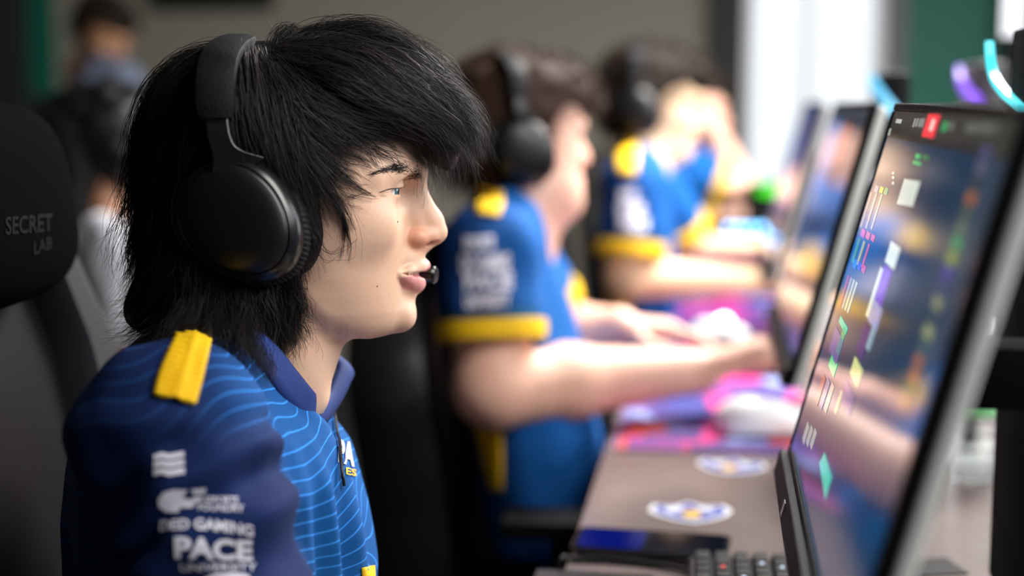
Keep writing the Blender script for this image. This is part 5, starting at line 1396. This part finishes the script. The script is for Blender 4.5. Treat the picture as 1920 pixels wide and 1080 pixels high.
HS1 = empty('headset', F1.world(np.array([-0.06, 0, 0.0])), 0, 'black over-ear headset with large oval ear cup worn by the shaggy-haired player', 'headset', 'gaming headsets')
build_headset(F1.world, HS1)
# thin cord hanging down the chest
cord = drape(F1, BV1, [tuple(p) for p in smooth_curve([(622, 778), (624, 788), (626, 800), (632, 840), (637, 890), (640, 912)], 26)], -0.03, 0.003)
tag(MB().tube(cord, 0.0014, 6).build('headset_cable', M_HS, None), 'thin black cable hanging down the front of the blue jersey', 'cable')
# ------------------------------------------------------------------ the other people
SK2 = srgb(243, 192, 168); SK3 = srgb(245, 208, 168)
def finish_person(root, fr, prims, shirt_prims, h, skin, shirt_cols, head=None, shirt_mat=M_SHIRT):
    lo, hi = bounds(prims)
    if head is not None: lo = np.minimum(lo, head['t'] - 0.13); hi = np.maximum(hi, head['t'] + 0.14)
    Fd, l0 = field(prims, lo, hi, h); V, Q = surface_nets(Fd, l0, h); V = relax(V, Q, 1)
    o = mesh_obj('body', fr.world(V), Q, M_SKIN, root, True, True)
    C = np.tile(np.array(skin), (len(V), 1))
    if head is not None:
        Vh = (V - head['t']) @ head['R'] / head['s']
        m = Vh[:, 2] > -0.16
        C[m] = face_paint(Vh[m], skin, 0.2)
    color_attr(o, 'tone', C)
    return o
def jersey(root, fr, P, lo, hi, h, fold=0.004, blue=srgb(10, 86, 160), navy=srgb(8, 32, 84), seed=3, m=M_SHIRT, plain=None):
    Fd, l0 = field(P, lo, hi, h); V, Q = surface_nets(Fd, l0, h); V = relax(V, Q, 1); N = vert_normals(V, Q)
    V = V + N * (fold * vnoise(np.stack([V[:, 0] * 26, V[:, 1] * 20, V[:, 2] * 13], 1), seed))[:, None]
    o = mesh_obj('jersey' if plain is None else 'shirt', fr.world(V), Q, m, root, True, True)
    n = len(V)
    if plain is not None: blank_print(o, n, np.tile(np.array(plain), (n, 1)))
    else:
        f = sstep(-0.10, 0.02, V[:, 0] - 0.25 * np.abs(V[:, 1]) + 0.05)
        blank_print(o, n, np.array(navy) + (np.array(blue) - np.array(navy)) * (0.35 + 0.65 * f)[:, None], 0.5 * f, (V[:, 2] + 0.2 * V[:, 0]) / 0.014)
    return o, BVHTree.FromPolygons([tuple(v.co) for v in o.data.vertices], [tuple(p.vertices) for p in o.data.polygons])
def head_at(fr, px, py, yaw, s, pitch=0.0, y=0.0):
    R = rot_z(yaw) @ rot_y(pitch); t = fr.loc(px, py, y)
    return dict(R=R, t=t, s=s, world=lambda P, R=R, t=t, s=s: fr.world((np.asarray(P) @ R.T) * s + t))
def short_hair(root, fr, hd, mt, grow=1.0, seed=1, fringe=True, n=2600, front_mat=None):
    P = [ell(H(520, 262), (0.112 * grow, 0.094 * grow, 0.088 * grow), 0.02), ell(H(690, 180), (0.050, 0.066, 0.034), 0.03), ell(H(400, 400), (0.055, 0.078, 0.060), 0.03)]
    if fringe: P.append(ell(H(765, 222), (0.026, 0.055, 0.026), 0.02))
    for s in (-1, 1): P.append(ell(H(735, 400, s * 0.08), (0.068, 0.040, 0.075), 0.012, True))
    Fd, l0 = field(P, (-0.16, -0.12, -0.12), (0.16, 0.12, 0.13), 0.004); V, Q = surface_nets(Fd, l0, 0.004); V = relax(V, Q, 2); N = vert_normals(V, Q)
    V = V + N * (0.007 * vnoise(V * 42, seed))[:, None]
    mesh_obj('hair_mass', hd['world'](V), Q, mt, root, True, True)
    ok = np.nonzero(~((V[:, 0] > 0.075) & (V[:, 2] < 0.035)))[0]; k = RNG.choice(ok, n); m = 7; u = np.linspace(0, 1, m)[None, :, None]
    d = N[k] * 0.5 + np.array([0.25, 0, -0.55]) + RNG.normal(0, 0.35, (n, 3)); L = RNG.uniform(0.012, 0.032, (n, 1, 1))
    S = V[k][:, None] - N[k][:, None] * 0.003 + d[:, None] * u * L + N[k][:, None] * 0.010 * np.sin(math.pi * u) * RNG.uniform(0.3, 1.2, (n, 1, 1))
    tag(strands_mesh('hair_strands', hd['world'](S.reshape(-1, 3)).reshape(S.shape), np.full(n, 0.0008), np.full(n, 0.0002), mt, root), kind='stuff')
def eyes(root, hd):
    for s in (-1, 1): MB().superell(hd['world'](H(722, 357.5, s * 0.0325)[None])[0], (0.0121,) * 3, 1, 1, 18, 12).build('eyeball', M_EYE, root, world_space=True)
def cuff(root, fr, A, t, r, m=M_YELLOW):
    d = A[1] - A[0]; a = A[0] + d * (t - 0.09); b = A[0] + d * (t + 0.05)
    MB().tube([fr.world(a), fr.world((a + b) / 2), fr.world(b)], [r, r * 1.01, r * 0.98], 24).build('sleeve_cuff', m, root, world_space=True)

# ---- the brown-haired player
F2 = Frame(1000, 250, 2.18)
P2 = empty('person', (-0.30, 2.17, 0), 0, 'brown-haired player with black headset, blue jersey and yellow sleeve cuff reaching over a keyboard', 'person', 'players in blue jerseys')
h2 = head_at(F2, 976, 240, 0.52, 1.0)
A2n = [F2.loc(915, 470, -0.165), F2.loc(925, 728, -0.20), F2.loc(1312, 694, -0.06)]
A2f = [F2.loc(960, 470, 0.165), F2.loc(1040, 640, 0.22), F2.loc(1160, 612, 0.16)]
B = xform(head_prims(False) + [ell(H(672, 575), (0.050, 0.058, 0.034), 0.03), ell(H(640, 520), (0.045, 0.070, 0.045), 0.03)], h2['R'], h2['s'], h2['t'])
B += [ell(F2.loc(945, 520), (0.05, 0.12, 0.10), 0.03), cone(h2['t'] + np.array([-0.005, 0.0, -0.12]), F2.loc(955, 460), 0.070, 0.074, 0.03)]
for A, s in ((A2n, -1), (A2f, 1)):
    B += [cone(F2.loc(950, 450, s * 0.06), A[0], 0.05, 0.052, 0.03), cone(A[0], A[1], 0.060, 0.054, 0.02), cone(A[1], A[1] + (A[2] - A[1]) * 0.35, 0.056, 0.053, 0.02), cone(A[1] + (A[2] - A[1]) * 0.35, A[2], 0.053, 0.033, 0.02)]
B += hand_prims(A2n[2], (1.0, 0.05, 0.26), (-0.2, 0, 1), 1, 0.42, 1.18)
B += hand_prims(A2f[2], (1.0, 0.0, -0.12), (0, 0, 1), -1, 0.40, 1.0)
finish_person(P2, F2, B, None, 0.0042, SK2, None, h2)
T2 = [(362, 955, 900, 0.06), (385, 975, 875, 0.11), (410, 1000, 860, 0.155), (440, 1020, 850, 0.180), (520, 1050, 845, 0.195), (620, 1082, 850, 0.200), (720, 1108, 865, 0.205), (820, 1128, 885, 0.21), (920, 1135, 905, 0.21), (1000, 1125, 915, 0.20)]
S = [fn(torso_fn(F2, T2), 0.01)]
for A in (A2n, A2f): S += [cone(F2.loc(945, 430, np.sign(A[0][1]) * 0.10), A[0], 0.055, 0.064, 0.03), cone(A[0], A[0] + (A[1] - A[0]) * 0.36, 0.070, 0.074, 0.015)]
S += [cone(h2['t'] + np.array([0.0, 0, -0.09]), F2.loc(968, 405), 0.060, 0.058, 0.008, True)]
J2, BV2 = jersey(P2, F2, S, (-0.20, -0.31, -0.62), (0.16, 0.31, -0.07), 0.0055, 0.006)
for A in (A2n, A2f): cuff(P2, F2, A, 0.60, 0.0800)
patch('shoulder_panel', F2, BV2, [(893, 352), (892, 375), (893, 402)], [(944, 362), (943, 385), (936, 408)], -0.12, 0.003, M_YELLOW, P2, 6, 12)
patch('side_panel', F2, BV2, [(874, 690), (880, 760), (900, 840), (922, 920)], [(925, 700), (940, 770), (945, 850), (944, 920)], -0.15, 0.003, M_YELLOW, P2, 6, 20)
for s, x0, y0, x1, y1, hh in (('ESPORTS', 872, 470, 925, 468, 26), ('DED GAMING', 866, 512, 955, 508, 34), ('PACE', 872, 545, 960, 542, 32), ('UNIVERSITY', 872, 580, 955, 576, 28)):
    print_text('sleeve_lettering', s, x0, y0, x1, y1, hh, M_PRINT, P2, bvh=BV2, fr=F2, yy=-0.22, off=0.003, bold=0.05)
ring2 = [h2['t'] + np.array([-0.005 + 0.066 * math.cos(a) - 0.02, 0.066 * math.sin(a), -0.150 - 0.016 * math.cos(a)]) for a in np.linspace(0, 2 * math.pi, 30)]
MB().tube(F2.world(np.array(ring2)), 0.009, 8).build('collar', M_NAVY, P2, world_space=True)
short_hair(P2, F2, h2, M_HAIR_BROWN, 1.03, 5)
eyes(P2, h2)
HS2 = empty('headset', F2.world(h2['t']), 0, 'black over-ear headset worn by the brown-haired player', 'headset', 'gaming headsets')
build_headset(h2['world'], HS2, False)
legs(None, (-0.28, 2.20, 0.56), P2, (1, 0.02))

# ---- the dark-haired player leaning forward
F3 = Frame(1250, 190, 3.13)
P3 = empty('person', (-0.20, 3.17, 0), 0, 'dark-haired player leaning forward in blue jersey with white sleeve logos, beyond the brown-haired player', 'person', 'players in blue jerseys')
h3 = head_at(F3, 1226, 181, 0.16, 1.0, 0.10)
A3n = [F3.loc(1190, 345, -0.165), F3.loc(1178, 520, -0.20), F3.loc(1432, 530, -0.12)]
A3f = [F3.loc(1225, 345, 0.165), F3.loc(1290, 470, 0.23), F3.loc(1420, 470, 0.15)]
B = xform(head_prims(False), h3['R'], h3['s'], h3['t']) + [ell(F3.loc(1195, 390), (0.045, 0.12, 0.10), 0.03), cone(h3['t'] + np.array([-0.01, 0.0, -0.12]), F3.loc(1200, 330), 0.058, 0.066, 0.03)]
for A, s in ((A3n, -1), (A3f, 1)):
    B += [cone(F3.loc(1205, 330, s * 0.06), A[0], 0.05, 0.05, 0.03), cone(A[0], A[1], 0.052, 0.044, 0.02), cone(A[1], A[2], 0.045, 0.028, 0.02)]
B += hand_prims(A3n[2], (1.0, 0.0, 0.0), (0, 0, 1), 1, 0.5) + hand_prims(A3f[2], (1.0, 0.0, -0.1), (0, 0, 1), -1, 0.4)
finish_person(P3, F3, B, None, 0.0048, SK3, None, h3)
T3 = [(262, 1205, 1172, 0.05), (282, 1225, 1156, 0.11), (305, 1240, 1146, 0.155), (340, 1252, 1138, 0.185), (400, 1262, 1128, 0.195), (480, 1266, 1124, 0.20), (560, 1266, 1126, 0.20), (640, 1262, 1130, 0.20), (700, 1255, 1134, 0.19)]
S = [fn(torso_fn(F3, T3), 0.01)]
for A in (A3n, A3f): S += [cone(F3.loc(1205, 320, np.sign(A[0][1]) * 0.10), A[0], 0.05, 0.062, 0.03), cone(A[0], A[0] + (A[1] - A[0]) * 0.46, 0.068, 0.072, 0.015)]
S += [cone(h3['t'] + np.array([0.0, 0, -0.09]), F3.loc(1208, 305), 0.058, 0.056, 0.008, True)]
J3, BV3 = jersey(P3, F3, S, (-0.22, -0.31, -0.62), (0.12, 0.31, -0.07), 0.006, 0.006, seed=6)
for A in (A3n, A3f): cuff(P3, F3, A, 0.72, 0.0780)
patch('shoulder_panel', F3, BV3, [(1158, 262), (1157, 290), (1160, 325)], [(1196, 268), (1196, 295), (1192, 328)], -0.12, 0.004, M_YELLOW, P3, 6, 10)
patch('side_panel', F3, BV3, [(1132, 500), (1138, 540), (1146, 585)], [(1172, 510), (1178, 545), (1184, 585)], -0.15, 0.004, M_YELLOW, P3, 6, 10)
for s, x0, y0, x1, y1, hh in (('ESPORTS', 1165, 378, 1192, 376, 22), ('DED GAMING', 1162, 408, 1205, 405, 26), ('PACE', 1165, 436, 1212, 433, 26)):
    print_text('sleeve_lettering', s, x0, y0, x1, y1, hh, M_PRINT, P3, bvh=BV3, fr=F3, yy=-0.22, off=0.004, bold=0.08)
short_hair(P3, F3, h3, M_HAIR_DARK, 1.0, 9)
eyes(P3, h3)
HS3 = empty('headset', F3.world(h3['t']), 0, 'black over-ear headset worn by the dark-haired player who leans forward', 'headset', 'gaming headsets')
build_headset(h3['world'], HS3, False)
legs(None, (-0.22, 3.20, 0.56), P3, (1, 0.02))

# ---- the player beyond, chin on a raised hand
F4 = Frame(1300, 205, 4.2)
P4 = empty('person', (-0.10, 4.25, 0), 0, 'player in blue jersey at the far end with a forearm raised to the face', 'person', 'players in blue jerseys')
h4 = head_at(F4, 1292, 196, 0.1, 1.0, 0.1)
A4n = [F4.loc(1270, 310, -0.165), F4.loc(1388, 352, -0.16), F4.loc(1352, 262, -0.06)]
A4f = [F4.loc(1285, 310, 0.165), F4.loc(1300, 430, 0.22), F4.loc(1420, 400, 0.15)]
B = xform(head_prims(False), h4['R'], h4['s'], h4['t']) + [ell(F4.loc(1265, 350), (0.045, 0.12, 0.10), 0.03)]
for A, s in ((A4n, -1), (A4f, 1)): B += [cone(F4.loc(1272, 300, s * 0.06), A[0], 0.05, 0.05, 0.03), cone(A[0], A[1], 0.052, 0.044, 0.02), cone(A[1], A[2], 0.045, 0.028, 0.02)]
B += hand_prims(A4n[2], (-0.45, 0.1, 1.0), (1, 0, 0.3), 1, 0.7) + hand_prims(A4f[2], (1.0, 0.0, -0.1), (0, 0, 1), -1, 0.4)
finish_person(P4, F4, B, None, 0.006, SK2, None, h4)
T4 = [(252, 1275, 1250, 0.05), (270, 1290, 1235, 0.11), (290, 1305, 1228, 0.16), (340, 1318, 1220, 0.19), (420, 1322, 1216, 0.20), (520, 1320, 1218, 0.20), (600, 1315, 1222, 0.19)]
S = [fn(torso_fn(F4, T4), 0.01)]
for A in (A4n, A4f): S += [cone(F4.loc(1272, 295, np.sign(A[0][1]) * 0.10), A[0], 0.05, 0.062, 0.03), cone(A[0], A[0] + (A[1] - A[0]) * 0.46, 0.068, 0.070, 0.015)]
jersey(P4, F4, S, (-0.22, -0.31, -0.70), (0.22, 0.31, -0.05), 0.008, 0.006, seed=8)
for A in (A4n, A4f): cuff(P4, F4, A, 0.70, 0.0765)
short_hair(P4, F4, h4, M_HAIR_DARK, 1.0, 12, n=600)
legs(None, (-0.13, 4.25, 0.56), P4, (1, 0.02))
gaming_chair((-0.06, 4.27, 0.0), 0.05, 'black gaming chair at the far end of the row', False, 0.10, M_CH, 0.74)

# ---- people in the dim back left
def back_person(px, py, D, label, shirt, hairm, skin, yaw, lean, arm_pts_px, tab, longhair=False, seat=False):
    fr = Frame(px, py, D); base = fr.O.copy(); base[2] = 0
    r = empty('person', base, 0, label, 'person')
    hd = head_at(fr, px, py, yaw, 1.0, lean)
    T = [(py + a, px + b, px + c, w) for a, b, c, w in tab]
    B = xform(head_prims(False), hd['R'], 1.0, hd['t']) + [ell(fr.loc(px, T[3][0]), (0.05, 0.12, 0.10), 0.03)]
    S = [fn(torso_fn(fr, T), 0.01)]
    for A in arm_pts_px:
        A = [fr.loc(px + a, py + b, y) for a, b, y in A]; s = np.sign(A[0][1])
        B += [cone(fr.loc(px, T[2][0], s * 0.06), A[0], 0.05, 0.05, 0.03), cone(A[0], A[1], 0.050, 0.042, 0.02), cone(A[1], A[2], 0.042, 0.028, 0.02)]
        d = A[2] - A[1]; B += hand_prims(A[2], d, (0.3, s * 0.2, 1.0), -s, 0.4)
        S += [cone(fr.loc(px, T[1][0], s * 0.10), A[0], 0.05, 0.060, 0.03), cone(A[0], A[0] + (A[1] - A[0]) * 0.7, 0.064, 0.066, 0.015)]
    finish_person(r, fr, B, None, 0.007, skin, None, hd)
    lo, hi = bounds([p for p in S if p['t'] != 'f']); zlo = fr.loc(px, T[-1][0])[2]
    jersey(r, fr, S, np.minimum(lo, [-0.25, -0.3, zlo - 0.02]), np.maximum(hi, [0.25, 0.3, 0.0]), 0.009, 0.006, seed=4, plain=shirt)
    short_hair(r, fr, hd, hairm, 1.02, 7, n=500)
    if longhair:
        P = [cone(hd['t'] + np.array([-0.05, 0, 0.0]), hd['t'] + np.array([-0.10, 0, -0.26]), 0.085, 0.06, 0.02)]
        lo, hi = bounds(P); Fd, l0 = field(P, lo, hi, 0.007); V, Q = surface_nets(Fd, l0, 0.007); V = V + vert_normals(V, Q) * (0.006 * vnoise(V * 40, 3))[:, None]
        mesh_obj('long_hair', fr.world(V), Q, hairm, r, True, True)
    hip = fr.world(np.array([(fr.loc(T[-1][1], T[-1][0])[0] + fr.loc(T[-1][2], T[-1][0])[0]) / 2, 0, zlo + 0.05]))
    return r, hip, fr
# standing figure bending over a table
tabA = [(58, 20, -25, 0.06), (72, 35, -45, 0.13), (92, 48, -55, 0.18), (140, 52, -55, 0.19), (220, 45, -50, 0.17), (300, 42, -50, 0.17)]
rA, hipA, frA = back_person(196, 52, 4.9, 'person in a pale grey-blue top leaning over, standing at the dim back of the room', srgb(120, 128, 150), M_HAIR_DARK, srgb(190, 140, 105), -0.9, 0.45,
                      [[(40, 100, -0.17), (62, 190, -0.26), (-10, 240, -0.30)], [(-5, 100, 0.17), (-40, 180, 0.20), (-60, 240, 0.10)]], tabA)
def standing_legs(r, hip):
    P = [ell(np.array(hip), (0.13, 0.16, 0.12), 0.03)]
    for s in (-1, 1): P += [cone(hip + np.array([0, s * 0.09, 0]), np.array([hip[0], hip[1] + s * 0.10, 0.10]), 0.085, 0.055, 0.03)]
    lo, hi = bounds(P); Fd, l0 = field(P, lo, hi, 0.010); V, Q = surface_nets(Fd, l0, 0.010); mesh_obj('trousers', V, Q, M_TROUSER, r, True, True)
    for s in (-1, 1): MB().superell((hip[0] + 0.05, hip[1] + s * 0.10, 0.045), (0.13, 0.048, 0.045), 0.6, 0.7, 20, 10).build('shoe', M_SHOE, r, world_space=True)
standing_legs(rA, hipA)
tabB = [(150, 25, -45, 0.07), (175, 60, -65, 0.14), (210, 75, -75, 0.18), (280, 80, -75, 0.19), (380, 75, -65, 0.18), (480, 70, -60, 0.18)]
rB, hipB, frB = back_person(190, 268, 2.75, 'seated person with long dark hair and a white top in the dim row behind', srgb(225, 226, 235), M_HAIR_BLACK, srgb(180, 130, 100), 2.6, 0.0,
                      [[(40, 215, -0.17), (75, 400, -0.22), (-20, 460, -0.22)], [(0, 215, 0.17), (-30, 400, 0.22), (-90, 450, 0.15)]], tabB, True)
legs(None, hipB, rB, (-0.9, 0.4))
